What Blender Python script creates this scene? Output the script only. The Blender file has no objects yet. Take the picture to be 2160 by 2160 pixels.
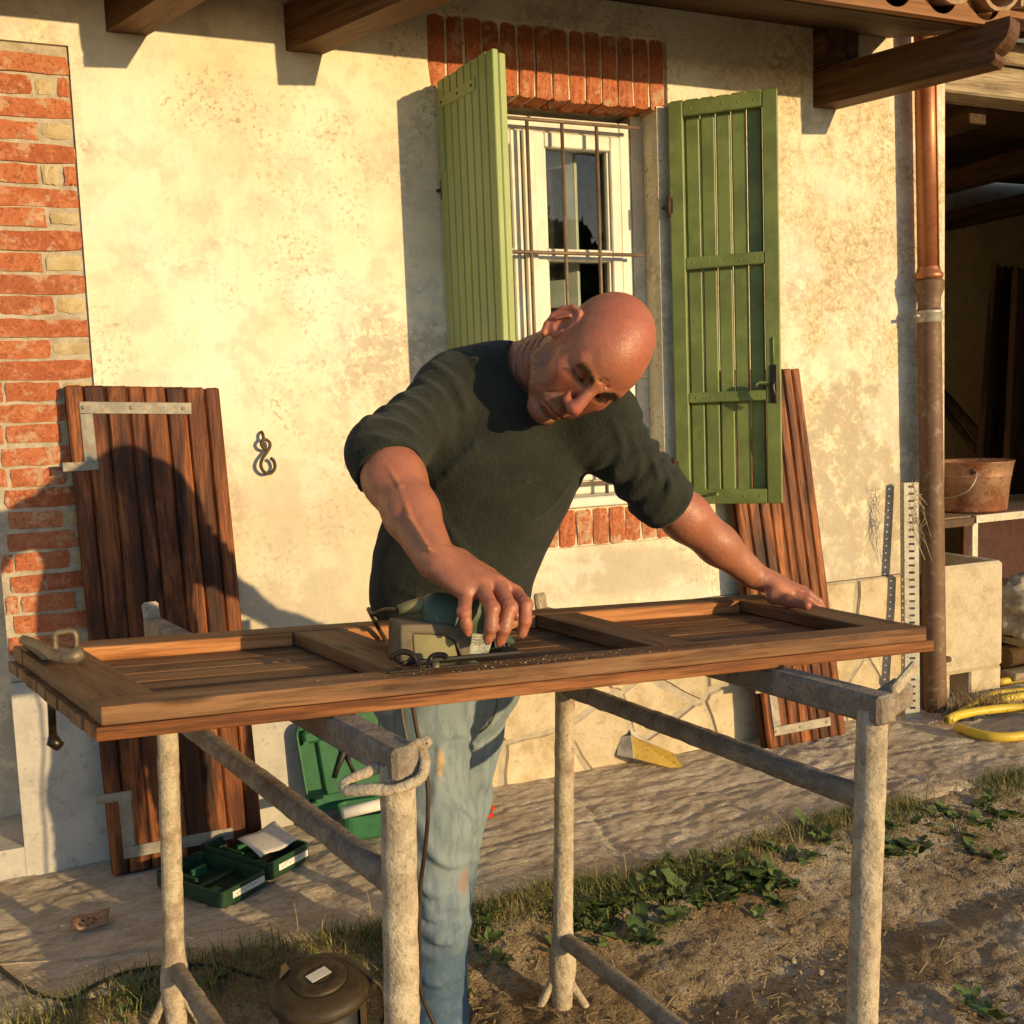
import bpy, bmesh, math, random
import numpy as np
from mathutils import Vector, Matrix, Quaternion
random.seed(7); np.random.seed(7)
SC = bpy.context.scene
COL = SC.collection
# ------------------------------------------------------------------ camera
PITCH, ROLL, YAW = map(math.radians, (5.5, 2.2, 22.75))
CAM = Vector((0, -3.2, 1.279)); FPX = 2163.0
FW = Vector((math.sin(YAW)*math.cos(PITCH), math.cos(YAW)*math.cos(PITCH), -math.sin(PITCH)))
_rt = Vector((math.cos(YAW), -math.sin(YAW), 0)); _up = _rt.cross(FW)
RT = _rt*math.cos(ROLL) - _up*math.sin(ROLL); UP = _up*math.cos(ROLL) + _rt*math.sin(ROLL)
cd = bpy.data.cameras.new('camera'); cam = bpy.data.objects.new('camera', cd); COL.objects.link(cam)
cd.sensor_width = 36; cd.lens = 36*FPX/2160; cd.clip_start = .05; cd.clip_end = 3000
m = Matrix((RT, UP, -FW)).transposed().to_4x4(); m.translation = CAM; cam.matrix_world = m
SC.camera = cam
# ------------------------------------------------------------------ light
SUN_AZ, SUN_EL = math.radians(28), math.radians(8.8)
SDIR = Vector((math.sin(SUN_AZ)*math.cos(SUN_EL), -math.cos(SUN_AZ)*math.cos(SUN_EL), math.sin(SUN_EL)))
w = bpy.data.worlds.new('World'); SC.world = w; w.use_nodes = True
wn = w.node_tree; bg = wn.nodes['Background']
sky = wn.nodes.new('ShaderNodeTexSky'); sky.sky_type = 'NISHITA'; sky.sun_disc = False
sky.sun_elevation = SUN_EL; sky.sun_rotation = math.pi - SUN_AZ
sky.air_density = 1.0; sky.dust_density = .5; sky.ozone_density = 2.5
wn.links.new(sky.outputs[0], bg.inputs[0]); bg.inputs[1].default_value = .15
ld = bpy.data.lights.new('sun', 'SUN'); ld.energy = 3.4; ld.angle = math.radians(.55); ld.color = (1, .74, .375)
lo = bpy.data.objects.new('sun', ld); COL.objects.link(lo); lo.rotation_euler = SDIR.to_track_quat('Z', 'Y').to_euler()
lo.location = SDIR*30
SC.view_settings.view_transform = 'Standard'; SC.view_settings.look = 'None'
SC.view_settings.exposure = 0.55; SC.view_settings.gamma = 1
# ------------------------------------------------------------------ pixel helpers (photo pixels of 2160)
def ray(x, y): return FW + RT*((x-1080)/FPX) + UP*((1080-y)/FPX)
def PY(x, y, Y=0.0): d = ray(x, y); return CAM + d*((Y-CAM.y)/d.y)
def PZ(x, y, Z=0.0): d = ray(x, y); return CAM + d*((Z-CAM.z)/d.z)
def PD(x, y, t): return CAM + ray(x, y)*t
V = Vector
# ------------------------------------------------------------------ object helpers
WM = {}
def put(o, parent=None, world=None):
    world = world if world is not None else Matrix()
    COL.objects.link(o)
    if parent is not None:
        o.parent = parent; o.matrix_basis = WM[parent.name].inverted() @ world
    else: o.matrix_basis = world
    WM[o.name] = world
    return o
def tag(o, label=None, cat=None, group=None, kind=None):
    for k, v in (('label', label), ('category', cat), ('group', group), ('kind', kind)):
        if v: o[k] = v
    return o
def empty(name, loc, label=None, cat=None, group=None, parent=None):
    o = bpy.data.objects.new(name, None); o.empty_display_size = .05
    put(o, parent, Matrix.Translation(V(loc))); return tag(o, label, cat, group)
def mesh_obj(name, me, mat, parent=None, world=None, smooth=False):
    o = bpy.data.objects.new(name, me)
    if mat is not None and not me.materials:
        for mm in (mat if isinstance(mat, (list, tuple)) else [mat]): me.materials.append(mm)
    if smooth: me.polygons.foreach_set('use_smooth', [True]*len(me.polygons))
    return put(o, parent, world)
def pydata(verts, faces, name='m'):
    me = bpy.data.meshes.new(name); me.from_pydata([tuple(v) for v in verts], [], faces); me.update(); return me
def frame(c, ax, ay):
    """matrix at c, X along ax, Y near ay"""
    x = V(ax).normalized(); z = x.cross(V(ay)).normalized(); y = z.cross(x)
    m = Matrix((x, y, z)).transposed().to_4x4(); m.translation = V(c); return m
_bc = {}
def box_mesh(L, W, T, bev=.002, jit=0.0, seed=0, segs=1):
    key = (round(L,4), round(W,4), round(T,4), bev, jit, seed)
    if key in _bc: return _bc[key].copy() if False else _bc[key]
    bm = bmesh.new(); bmesh.ops.create_cube(bm, size=1)
    bmesh.ops.scale(bm, vec=(L, W, T), verts=bm.verts)
    if segs > 1:
        ed = [e for e in bm.edges if abs((e.verts[0].co-e.verts[1].co).x) > L*.5]
        bmesh.ops.subdivide_edges(bm, edges=ed, cuts=segs-1, use_grid_fill=True)
    if jit:
        rr = random.Random(seed)
        for v in bm.verts: v.co += V((rr.uniform(-jit, jit), rr.uniform(-jit, jit), rr.uniform(-jit, jit)))
    if bev:
        ed = [e for e in bm.edges if len(e.link_faces) == 2 and e.calc_face_angle(0) > .5]
        bmesh.ops.bevel(bm, geom=ed, offset=min(bev, min(L, W, T)*.45), segments=1, affect='EDGES', profile=.5)
    me = bpy.data.meshes.new('box'); bm.to_mesh(me); bm.free(); _bc[key] = me; return me
def box(name, mat, parent, world, L, W, T, bev=.002, **k):
    me = box_mesh(L, W, T, bev, **k)
    if me.materials and me.materials[0] != mat: me = me.copy(); me.materials.clear()
    return mesh_obj(name, me, mat, parent, world)
def aabox(name, mat, parent, lo_, hi_, bev=.002, ax='x', **k):
    lo_, hi_ = V(lo_), V(hi_); c = (lo_+hi_)/2; s = hi_-lo_
    if ax == 'x': return box(name, mat, parent, Matrix.Translation(c), s.x, s.y, s.z, bev, **k)
    if ax == 'z': return box(name, mat, parent, frame(c, (0,0,1), (1,0,0)), s.z, s.x, s.y, bev, **k)
    return box(name, mat, parent, frame(c, (0,1,0), (1,0,0)), s.y, s.x, s.z, bev, **k)
def bar(name, mat, parent, a, b, W, T, side, bev=.002, **k):
    """plank from a to b; width W along 'side', thickness T"""
    a, b = V(a), V(b); return box(name, mat, parent, frame((a+b)/2, b-a, side), (b-a).length, W, T, bev, **k)
def tube_data(pts, rad, n=10, cap=True, closed=False):
    pts = [V(p) for p in pts]; N = len(pts)
    if not hasattr(rad, '__len__'): rad = [rad]*N
    vs, fs = [], []; prev = None
    for i, p in enumerate(pts):
        if closed: t = (pts[(i+1) % N]-pts[i-1]).normalized()
        else: t = (pts[min(i+1, N-1)]-pts[max(i-1, 0)]).normalized()
        if prev is None:
            u = t.cross(V((0,0,1)));
            if u.length < .1: u = t.cross(V((0,1,0)))
        else: u = prev - t*prev.dot(t)
        u.normalize(); prev = u; v_ = t.cross(u)
        for k in range(n):
            a = 2*math.pi*k/n; vs.append(p + (u*math.cos(a)+v_*math.sin(a))*rad[i])
    rng = N if closed else N-1
    for i in range(rng):
        for k in range(n):
            a, b = i*n+k, i*n+(k+1) % n; c, d = ((i+1) % N)*n+(k+1) % n, ((i+1) % N)*n+k
            fs.append((a, b, c, d))
    if cap and not closed:
        fs.append(tuple(range(n-1, -1, -1))); fs.append(tuple((N-1)*n+k for k in range(n)))
    return vs, fs
def tube(name, mat, parent, pts, rad, n=10, closed=False, smooth=True, rough=0.0, seed=1, origin=None):
    vs, fs = tube_data(pts, rad, n, True, closed)
    if rough:
        rr = np.random.RandomState(seed); A = np.array([tuple(v) for v in vs])
        A += fbm(A*38, seed)[:, None]*rough*np.array([1, 1, .3]) + rr.uniform(-rough, rough, A.shape)*.25; vs = A
    o = V(origin) if origin is not None else V((0, 0, 0))
    me = pydata([V(v)-o for v in vs], fs); ob = mesh_obj(name, me, mat, parent, Matrix.Translation(o))
    if smooth:
        me.polygons.foreach_set('use_smooth', [len(p.vertices) == 4 for p in me.polygons])
    return ob
def smooth_path(pts, sub=6, closed=False):
    P = [V(p) for p in pts]; out = []; N = len(P)
    for i in range(N if closed else N-1):
        g = (lambda k: P[k % N]) if closed else (lambda k: P[max(0, min(N-1, k))])
        p0, p1, p2, p3 = g(i-1), g(i), g(i+1), g(i+2)
        for s in range(sub):
            t = s/sub
            out.append(.5*((2*p1)+(p2-p0)*t+(2*p0-5*p1+4*p2-p3)*t*t+(3*p1-p0-3*p2+p3)*t**3))
    if not closed: out.append(P[-1])
    return out
def lathe(name, mat, parent, prof, world, n=28, smooth=True):
    vs, fs = [], []
    for (r, z) in prof:
        for k in range(n): a = 2*math.pi*k/n; vs.append((r*math.cos(a), r*math.sin(a), z))
    for i in range(len(prof)-1):
        for k in range(n): fs.append((i*n+k, i*n+(k+1) % n, (i+1)*n+(k+1) % n, (i+1)*n+k))
    return mesh_obj(name, pydata(vs, fs), mat, parent, world, smooth)
# numpy value noise -------------------------------------------------
def _h(ix, iy, iz, s):
    n = (ix*374761393 + iy*668265263 + iz*2147483647 + s*974634777) & 0xffffffff
    n = ((n ^ (n >> 13))*1274126177) & 0xffffffff
    return ((n ^ (n >> 16)) & 0xffff)/32767.5 - 1
def vnoise(P, s=0):
    P = np.asarray(P, dtype=np.float64); I = np.floor(P).astype(np.int64); f = P-I; f = f*f*(3-2*f); r = 0
    for dx in (0, 1):
        for dy in (0, 1):
            for dz in (0, 1):
                wgt = (f[..., 0] if dx else 1-f[..., 0])*(f[..., 1] if dy else 1-f[..., 1])*(f[..., 2] if dz else 1-f[..., 2])
                r = r + wgt*_h(I[..., 0]+dx, I[..., 1]+dy, I[..., 2]+dz, s)
    return r
def fbm(P, s=0, o=3):
    P = np.asarray(P, dtype=np.float64); r = 0; a = 1.0; t = 0
    for i in range(o): r = r + a*vnoise(P*(2.03**i)+i*17.3, s+i); t += a; a *= .5
    return r/t
# ------------------------------------------------------------------ material DSL
class MT:
    def __init__(self, name, rough=.8, spec=.3, metal=0.0):
        self.m = bpy.data.materials.new(name); self.m.use_nodes = True; self.nt = self.m.node_tree
        self.b = self.nt.nodes['Principled BSDF']; self.set('Roughness', rough); self.set('Metallic', metal)
        self.set('Specular IOR Level', spec); self._v = {}
    def set(self, k, v):
        if hasattr(v, 'is_output') : self.nt.links.new(v, self.b.inputs[k])
        else:
            if k == 'Base Color' and len(v) == 3: v = (*v, 1)
            self.b.inputs[k].default_value = v
        return self
    def N(self, t, **kw):
        n = self.nt.nodes.new('ShaderNode'+t)
        for k, v in kw.items(): setattr(n, k, v)
        return n
    def L(self, v, s):
        if hasattr(v, 'is_output'): self.nt.links.new(v, s)
        elif v is not None:
            if hasattr(s.default_value, '__len__') and hasattr(v, '__len__') and len(v) == 3 and len(s.default_value) == 4: v = (*v, 1)
            s.default_value = v
    def vec(self, scale=(1, 1, 1), loc=(0, 0, 0), src='Object', rnd=0.0):
        tc = self.N('TexCoord'); mp = self.N('Mapping'); mp.inputs['Scale'].default_value = scale; mp.inputs['Location'].default_value = loc
        o = tc.outputs[src]
        if rnd:
            oi = self.N('ObjectInfo'); a = self.N('VectorMath', operation='MULTIPLY_ADD'); c = self.N('CombineXYZ')
            for i, f in enumerate((1, 3.7, 7.3)):
                mm = self.math('MULTIPLY', oi.outputs['Random'], rnd*f); self.L(mm, c.inputs[i])
            self.L(o, a.inputs[0]); a.inputs[1].default_value = (1, 1, 1); self.L(c.outputs[0], a.inputs[2]); o = a.outputs[0]
        self.L(o, mp.inputs['Vector']); return mp.outputs[0]
    def pos(self):
        tc = self.N('TexCoord'); s = self.N('SeparateXYZ'); self.L(tc.outputs['Object'], s.inputs[0]); return s.outputs
    def noise(self, vec=None, scale=5, detail=4, rough=.55, dist=0.0):
        n = self.N('TexNoise'); n.inputs['Scale'].default_value = scale; n.inputs['Detail'].default_value = detail
        n.inputs['Roughness'].default_value = rough; n.inputs['Distortion'].default_value = dist
        if vec is not None: self.L(vec, n.inputs['Vector'])
        return n.outputs['Fac']
    def voro(self, vec=None, scale=5, feat='F1', out='Distance', rnd=1.0):
        n = self.N('TexVoronoi', feature=feat); n.inputs['Scale'].default_value = scale; n.inputs['Randomness'].default_value = rnd
        if vec is not None: self.L(vec, n.inputs['Vector'])
        return n.outputs[out]
    def ramp(self, f, stops, interp='LINEAR'):
        n = self.N('ValToRGB'); n.color_ramp.interpolation = interp; e = n.color_ramp.elements
        while len(e) < len(stops): e.new(.5)
        for i, (p, c) in enumerate(stops):
            e[i].position = p; c = (c, c, c) if not hasattr(c, '__len__') else c; e[i].color = (*c, 1)
        self.L(f, n.inputs[0]); return n.outputs[0]
    def step(self, f, a, b):
        n = self.N('MapRange', interpolation_type='SMOOTHSTEP'); n.inputs[1].default_value = a; n.inputs[2].default_value = b
        self.L(f, n.inputs[0]); return n.outputs[0]
    def math(self, op, a, b=None, c=None):
        n = self.N('Math', operation=op); self.L(a, n.inputs[0])
        if b is not None: self.L(b, n.inputs[1])
        if c is not None: self.L(c, n.inputs[2])
        return n.outputs[0]
    def mul(self, a, b): return self.math('MULTIPLY', a, b)
    def mix(self, f, a, b, mode='MIX'):
        n = self.N('Mix', data_type='RGBA', blend_type=mode); self.L(f, n.inputs[0]); self.L(a, n.inputs[6]); self.L(b, n.inputs[7]); return n.outputs[2]
    def rnd(self): return self.N('ObjectInfo').outputs['Random']
    def attr(self, name): n = self.N('Attribute', attribute_name=name); return n.outputs['Color']
    def bump(self, h, strength=.5, dist=.01, prev=None):
        n = self.N('Bump'); n.inputs['Strength'].default_value = strength; n.inputs['Distance'].default_value = dist
        self.L(h, n.inputs['Height'])
        if prev is not None: self.L(prev, n.inputs['Normal'])
        self.L(n.outputs[0], self.b.inputs['Normal']); return n.outputs[0]
def ellip(M, px, pz, cx, cz, rx, rz, nse, amp, soft=.12):
    a = M.math('DIVIDE', M.math('SUBTRACT', px, cx), rx); b = M.math('DIVIDE', M.math('SUBTRACT', pz, cz), rz)
    d = M.math('SQRT', M.math('ADD', M.mul(a, a), M.mul(b, b)))
    d = M.math('ADD', d, M.mul(M.math('SUBTRACT', nse, .5), amp))
    return M.math('SUBTRACT', 1.0, M.step(d, 1-soft, 1+soft))
# ---- materials
def m_plaster():
    M = MT('aged_cream_plaster', .92, .15); P = M.pos(); X, Z = P['X'], P['Z']
    n1 = M.noise(M.vec(), 1.6, 6, .6); n2 = M.noise(M.vec(), 9, 5, .65); n3 = M.noise(M.vec(loc=(3, 1, 4)), 60, 4, .7)
    n4 = M.noise(M.vec(loc=(7, 2, 1)), 3.2, 5, .7, .6); st = M.noise(M.vec((13, 1, .5)), 1.0, 4, .6)
    c = M.ramp(n1, [(.38, (.70, .58, .40)), (.5, (.79, .69, .50)), (.62, (.84, .76, .60))])
    c = M.mix(M.mul(M.step(n2, .48, .60), .58), c, (.62, .53, .40))
    c = M.mix(M.mul(M.step(st, .5, .75), .22), c, (.60, .48, .30))
    # dark pores and mould freckles in cloudy zones
    zone = M.step(n4, .44, .62)
    c = M.mix(M.mul(M.mul(M.step(n3, .52, .62), zone), .78), c, (.37, .29, .19))
    # pink-grey worn clouds
    n5 = M.noise(M.vec(loc=(1, 9, 2)), 2.2, 6, .68); n6 = M.noise(M.vec(loc=(5, 5, 2)), 26, 4, .7)
    c = M.mix(M.mul(M.mul(M.step(n5, .48, .64), M.step(n6, .42, .54)), .78), c, (.47, .385, .30))
    # ochre weathering right of the window
    wr = M.mul(M.step(X, 2.15, 2.5), M.step(M.noise(M.vec(loc=(2, 0, 8)), 4.5, 7, .72), .40, .58))
    wv = M.noise(M.vec(loc=(0, 3, 3)), 40, 5, .75, 1.0)
    c = M.mix(M.mul(wr, .85), c, M.ramp(wv, [(.40, (.38, .28, .155)), (.5, (.58, .455, .27)), (.60, (.76, .64, .43))]))
    # cement repairs with their own outline
    g = M.ramp(M.noise(M.vec(loc=(4, 4, 4)), 12, 7, .75), [(.3, (.40, .33, .24)), (.52, (.52, .43, .31)), (.56, (.74, .62, .42)), (.7, (.78, .67, .47))])
    n7 = M.noise(M.vec(loc=(9, 1, 0)), 6, 5, .6)
    c = M.mix(ellip(M, X, Z, 2.83, .86, .30, .53, n7, .28, .04), c, g)
    g2 = M.ramp(n2, [(.3, (.42, .36, .28)), (.7, (.56, .48, .36))])
    c = M.mix(M.mul(ellip(M, X, Z, 1.78, .70, .24, .085, n7, .6, .2), .8), c, g2)
    c = M.mix(M.mul(ellip(M, X, Z, .62, .80, .5, .30, n7, 1.0, .4), .45), c, (.60, .48, .33))
    c = M.mix(M.mul(ellip(M, X, Z, .60, 1.57, .06, .08, n7, 3.0, .5), .35), c, (.72, .56, .33))
    low = M.mul(M.math('SUBTRACT', 1.0, M.step(Z, .75, 1.25)), M.step(M.noise(M.vec(loc=(8, 8, 1)), 4.0, 6, .7), .44, .56)); c = M.mix(M.mul(low, .62), c, (.50, .43, .33))
    pale = M.step(M.noise(M.vec(loc=(12, 3, 7)), 2.6, 6, .66), .53, .60); c = M.mix(M.mul(pale, .40), c, (.80, .75, .64))
    M.set('Base Color', c)
    h = M.math('ADD', M.mul(n2, .5), M.mul(n3, .25)); h = M.math('ADD', h, n1)
    h = M.math('ADD', h, M.mul(M.noise(M.vec(), 220, 2), .08))
    M.bump(h, .55, .012); return M.m
def m_brick():
    M = MT('old_orange_brick', .9, .15); r = M.rnd(); n = M.noise(M.vec(rnd=3), 25, 5, .7); n2 = M.noise(M.vec(rnd=5), 110, 3, .7)
    base = M.ramp(r, [(0, (.36, .100, .042)), (.35, (.47, .150, .066)), (.7, (.42, .125, .052)), (.9, (.50, .19, .09)), (1, (.31, .085, .04))])
    c = M.mix(M.mul(M.step(n, .48, .62), .7), base, (.54, .22, .11)); c = M.mix(M.mul(M.step(n2, .53, .63), .7), c, (.20, .065, .035))
    c = M.mix(M.mul(M.step(M.noise(M.vec(rnd=2, loc=(4, 4, 4)), 14, 5, .75), .53, .62), .65), c, (.52, .38, .25))
    M.set('Base Color', c); M.bump(M.math('ADD', n, M.mul(n2, .5)), .8, .006); return M.m
def m_stone(name, cols, sc=14):
    M = MT(name, .9, .15); r = M.rnd(); n = M.noise(M.vec(rnd=3), sc, 6, .7); n2 = M.noise(M.vec(rnd=5), sc*6, 3, .7)
    c = M.ramp(n, [(.38, cols[0]), (.5, cols[1]), (.62, cols[2])]); c = M.mix(M.mul(r, .35), c, cols[3])
    c = M.mix(M.mul(M.step(n2, .56, .7), .4), c, tuple(x*.45 for x in cols[0]))
    M.set('Base Color', c); M.bump(M.math('ADD', n, M.mul(n2, .4)), .7, .006); return M.m
def m_wood(name, dark, mid, light, rough=.65, spec=.3, grain=13, knots=True, dust=None, bump=.4):
    M = MT(name, rough, spec)
    v = M.vec((1.1, grain, grain), rnd=9.0); n = M.noise(v, 1.6, 7, .68, .5)
    f = M.noise(M.vec((5, 110, 110), rnd=9.0), 1.3, 3, .6); b = M.noise(M.vec((.8, 2.5, 2.5), rnd=4), 2.2, 3)
    c = M.ramp(n, [(.38, dark), (.47, mid), (.55, tuple((a+b_)/2 for a, b_ in zip(mid, light))), (.64, light)])
    c = M.mix(M.mul(M.step(f, .5, .62), .6), c, dark); c = M.mix(M.mul(M.step(b, .42, .7), .4), c, tuple(x*.6 for x in mid))
    c = M.mix(M.mul(M.rnd(), .45), c, tuple(x*.62 for x in mid), 'MIX')
    if knots:
        k = M.voro(M.vec((2.3, 8.5, 8.5), rnd=6), 1.15); ks = M.math('SUBTRACT', 1.0, M.step(k, .07, .15))
        c = M.mix(M.mul(ks, .75), c, tuple(x*.55 for x in dark))
    if dust:
        nn = M.noise(M.vec((2, 6, 6), rnd=5), 3.0, 6, .7); c = M.mix(M.mul(M.step(nn, .38, .68), dust[0]), c, dust[1])
    M.set('Base Color', c); M.bump(M.math('ADD', n, M.mul(f, .6)), bump, .004); return M.m
def m_simple(name, col, rough=.6, spec=.4, metal=0.0, var=.25, sc=20, bump=.15, bd=.003, col2=None, coord='Object'):
    M = MT(name, rough, spec, metal); n = M.noise(M.vec(rnd=3, src=coord), sc, 5, .65)
    c2 = col2 or tuple(x*(1-var*1.6) for x in col)
    M.set('Base Color', M.ramp(n, [(.42, c2), (.58, col)]))
    if bump: M.bump(n, bump, bd)
    return M.m
def m_patchy(name, a, b, c3, sc=9, rough=.75, metal=0.0, bump=.6, bd=.004, t=(.42, .55), spec=.3):
    M = MT(name, rough, spec, metal); n = M.noise(M.vec(rnd=3), sc, 7, .72); n2 = M.noise(M.vec(rnd=5), sc*7, 4, .7)
    c = M.mix(M.step(n, *t), a, b); c = M.mix(M.mul(M.step(n2, .52, .68), .7), c, c3)
    M.set('Base Color', c); M.bump(M.math('ADD', n, M.mul(n2, .6)), bump, bd); return M.m
PLASTER = m_plaster(); BRICK = m_brick()
MORTAR = m_stone('lime_mortar', [(.36, .29, .21), (.46, .39, .29), (.52, .45, .34), (.40, .33, .24)], 22)
YSTONE = m_stone('yellow_fieldstone', [(.40, .28, .13), (.52, .38, .19), (.56, .45, .27), (.44, .36, .25)], 16)
PSTONE = m_stone('plinth_stone', [(.44, .34, .20), (.58, .46, .29), (.66, .54, .36), (.42, .34, .24)], 9)
PMORTAR = m_stone('plinth_mortar', [(.34, .29, .22), (.42, .36, .27), (.50, .42, .31), (.40, .34, .26)], 15)
GREYPL = m_stone('grey_plinth_render', [(.40, .37, .33), (.50, .46, .41), (.56, .52, .45), (.46, .42, .37)], 6)
RAFTER = m_wood('brown_rafter_wood', (.05, .022, .008), (.15, .068, .025), (.26, .125, .05), .6, .25, knots=False)
FASCIA = m_wood('eave_board_wood', (.16, .06, .02), (.34, .14, .05), (.48, .23, .09), .6, .25, knots=False)
GREYWOOD = m_wood('weathered_grey_timber', (.16, .11, .06), (.36, .27, .17), (.50, .40, .27), .85, .15, grain=9)
STAIN = m_wood('dark_stained_pine', (.018, .006, .003), (.130, .036, .012), (.50, .160, .042), .56, .25, grain=8, bump=.5)
STAIN2 = m_wood('stained_pine_edge', (.030, .010, .004), (.085, .026, .010), (.20, .065, .022), .6, .22, grain=12)
SANDED = m_wood('half_sanded_pine', (.055, .022, .009), (.190, .080, .030), (.32, .155, .065), .66, .25, grain=13, dust=(.38, (.25, .16, .09)), bump=.7)
EDGEW = m_wood('red_stained_edge', (.055, .018, .007), (.26, .090, .028), (.42, .18, .065), .65, .22, grain=17, bump=.6)
BARE = m_wood('bare_orange_pine', (.26, .09, .026), (.46, .18, .055), (.58, .27, .10), .6, .25, grain=14)
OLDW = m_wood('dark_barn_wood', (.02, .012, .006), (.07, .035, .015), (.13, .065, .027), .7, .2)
GREEN = m_simple('green_shutter_paint', (.205, .245, .070), .48, .38, var=.17, sc=7, bump=.12)
def m_pale():
    M = MT('sunlit_green_paint', .55, .35); n = M.noise(M.vec((2, 30, 30), rnd=4), 1.5, 5, .65)
    n2 = M.noise(M.vec(rnd=3), 4, 4); c = M.mix(M.step(n2, .4, .7), (.30, .36, .13), (.36, .40, .17)); c = M.mix(M.mul(M.step(n, .52, .7), .3), c, (.20, .23, .09))
    M.set('Base Color', c); M.bump(n, .15, .002); return M.m
PALEG = m_pale()  # left shutter's sunlit look is put into this paler green
WHITE = m_simple('white_window_paint', (.74, .69, .58), .5, .35, var=.10, sc=8, bump=.1)
IRON = m_patchy('rusty_dark_iron', (.06, .045, .035), (.10, .055, .03), (.16, .07, .03), 14, .6, .3)
BARIRON = m_patchy('grey_iron_bar', (.16, .11, .075), (.22, .15, .10), (.10, .06, .04), 20, .55, .3, .2)
STRAP = m_patchy('galvanised_strap', (.22, .20, .17), (.30, .27, .22), (.30, .13, .05), 12, .55, .5, .3)
COPPER = m_patchy('copper_pipe', (.46, .18, .08), (.40, .145, .06), (.30, .11, .055), 6, .42, .4, .1, .002, spec=.5)
CASTIRON = m_patchy('brown_painted_iron_pipe', (.15, .080, .045), (.20, .115, .068), (.30, .23, .16), 5, .6, .05, .3, .003, (.4, .7))
GALV = m_patchy('galvanised_steel', (.42, .38, .31), (.50, .46, .38), (.28, .22, .15), 10, .5, .45, .2, .002)
RUST = m_patchy('rusted_bucket_metal', (.27, .10, .045), (.38, .21, .12), (.14, .045, .02), 9, .6, .35, .4)
TROUGH = m_stone('rough_concrete', [(.44, .35, .23), (.56, .46, .31), (.62, .52, .37), (.5, .41, .29)], 18)
def m_cement(name, base, b2, sp, rust):
    M = MT(name, .92, .15); n = M.noise(M.vec(rnd=2), 22, 7, .75); n2 = M.noise(M.vec(rnd=6), 110, 4, .75); n3 = M.noise(M.vec(rnd=4), 7, 5, .7)
    c = M.mix(M.step(n, .42, .58), base, b2); c = M.mix(M.mul(M.step(n2, .54, .66), sp), c, (.15, .10, .06)); c = M.mix(M.mul(M.step(n3, .52, .66), rust), c, (.20, .11, .065))
    M.set('Base Color', c); M.bump(M.math('ADD', n, M.mul(n2, .7)), .9, .008); return M.m
CEMENT = m_cement('cement_crusted_tube', (.43, .34, .235), (.60, .49, .345), .50, .5)
CEMTUBE = m_cement('dirty_steel_tube', (.25, .20, .155), (.37, .30, .225), .7, .6)
def m_glass():
    M = MT('window_glass'); n = M.nt; t = M.N('BsdfTransparent'); t.inputs[0].default_value = (.86, .90, .88, 1); g = M.N('BsdfGlossy'); g.inputs['Roughness'].default_value = .01; g.inputs[0].default_value = (.9, .9, .9, 1)
    f = M.N('Fresnel'); f.inputs[0].default_value = 1.32; mx = M.N('MixShader'); n.links.new(f.outputs[0], mx.inputs[0]); n.links.new(t.outputs[0], mx.inputs[1]); n.links.new(g.outputs[0], mx.inputs[2])
    n.links.new(mx.outputs[0], n.nodes['Material Output'].inputs[0]); return M.m
GLASS = m_glass()
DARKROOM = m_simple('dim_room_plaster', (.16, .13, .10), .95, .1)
TILE = m_stone('clay_roof_tile', [(.34, .17, .09), (.46, .27, .15), (.52, .36, .22), (.40, .30, .2)], 10)
TOOLGREEN = m_simple('green_plastic', (.030, .135, .055), .42, .45, var=.12, sc=30, bump=.05)
DARKGREEN = m_simple('dark_green_plastic', (.013, .050, .022), .45, .45, var=.15, sc=30, bump=.05)
BLACKP = m_simple('black_rubber', (.018, .016, .014), .55, .4, bump=.05)
REDP = m_simple('red_plastic', (.62, .03, .015), .4, .5, var=.05, bump=0)
PAPER = m_simple('white_paper', (.72, .68, .60), .8, .2, var=.06, bump=0)
YHOSE = m_simple('yellow_hose_rubber', (.72, .50, .05), .45, .45, var=.06, bump=0)
SANDP = m_simple('brown_sandpaper', (.40, .23, .14), .95, .1, var=.15, sc=90, bump=.3)
STRING = m_simple('pale_string', (.55, .43, .28), .9, .1)
BLACKHW = m_simple('dark_handle_metal', (.03, .018, .012), .35, .5, .3, bump=.05)
BRASS = m_patchy('dull_bolt_metal', (.20, .155, .10), (.15, .11, .07), (.08, .05, .03), 18, .5, .4, .2)
# ================================================================== GROUND
def m_earth():
    M = MT('dry_clay_earth', .97, .08); n = M.noise(M.vec(), 2.6, 7, .7); n2 = M.noise(M.vec(), 26, 6, .75); n3 = M.noise(M.vec(loc=(3, 2, 1)), 120, 3, .7)
    n4 = M.noise(M.vec(loc=(5, 8, 0)), 3.4, 6, .72)
    c = M.ramp(n, [(.40, (.29, .19, .095)), (.5, (.42, .30, .17)), (.60, (.50, .38, .235))])
    c = M.mix(M.mul(M.step(n2, .47, .60), .55), c, (.23, .155, .085)); c = M.mix(M.mul(M.step(n3, .53, .62), .6), c, (.14, .09, .05))
    PX = M.pos()['X']; dst = M.math('ADD', M.step(n4, .49, .57), M.mul(M.step(PX, 1.4, 2.6), .4)); c = M.mix(M.mul(M.mul(M.math('MINIMUM', dst, 1.0), M.step(n2, .40, .55)), .75), c, (.60, .50, .375))
    M.set('Base Color', c); M.bump(M.math('ADD', n2, M.mul(n3, .7)), 1.0, .020); return M.m
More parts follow.
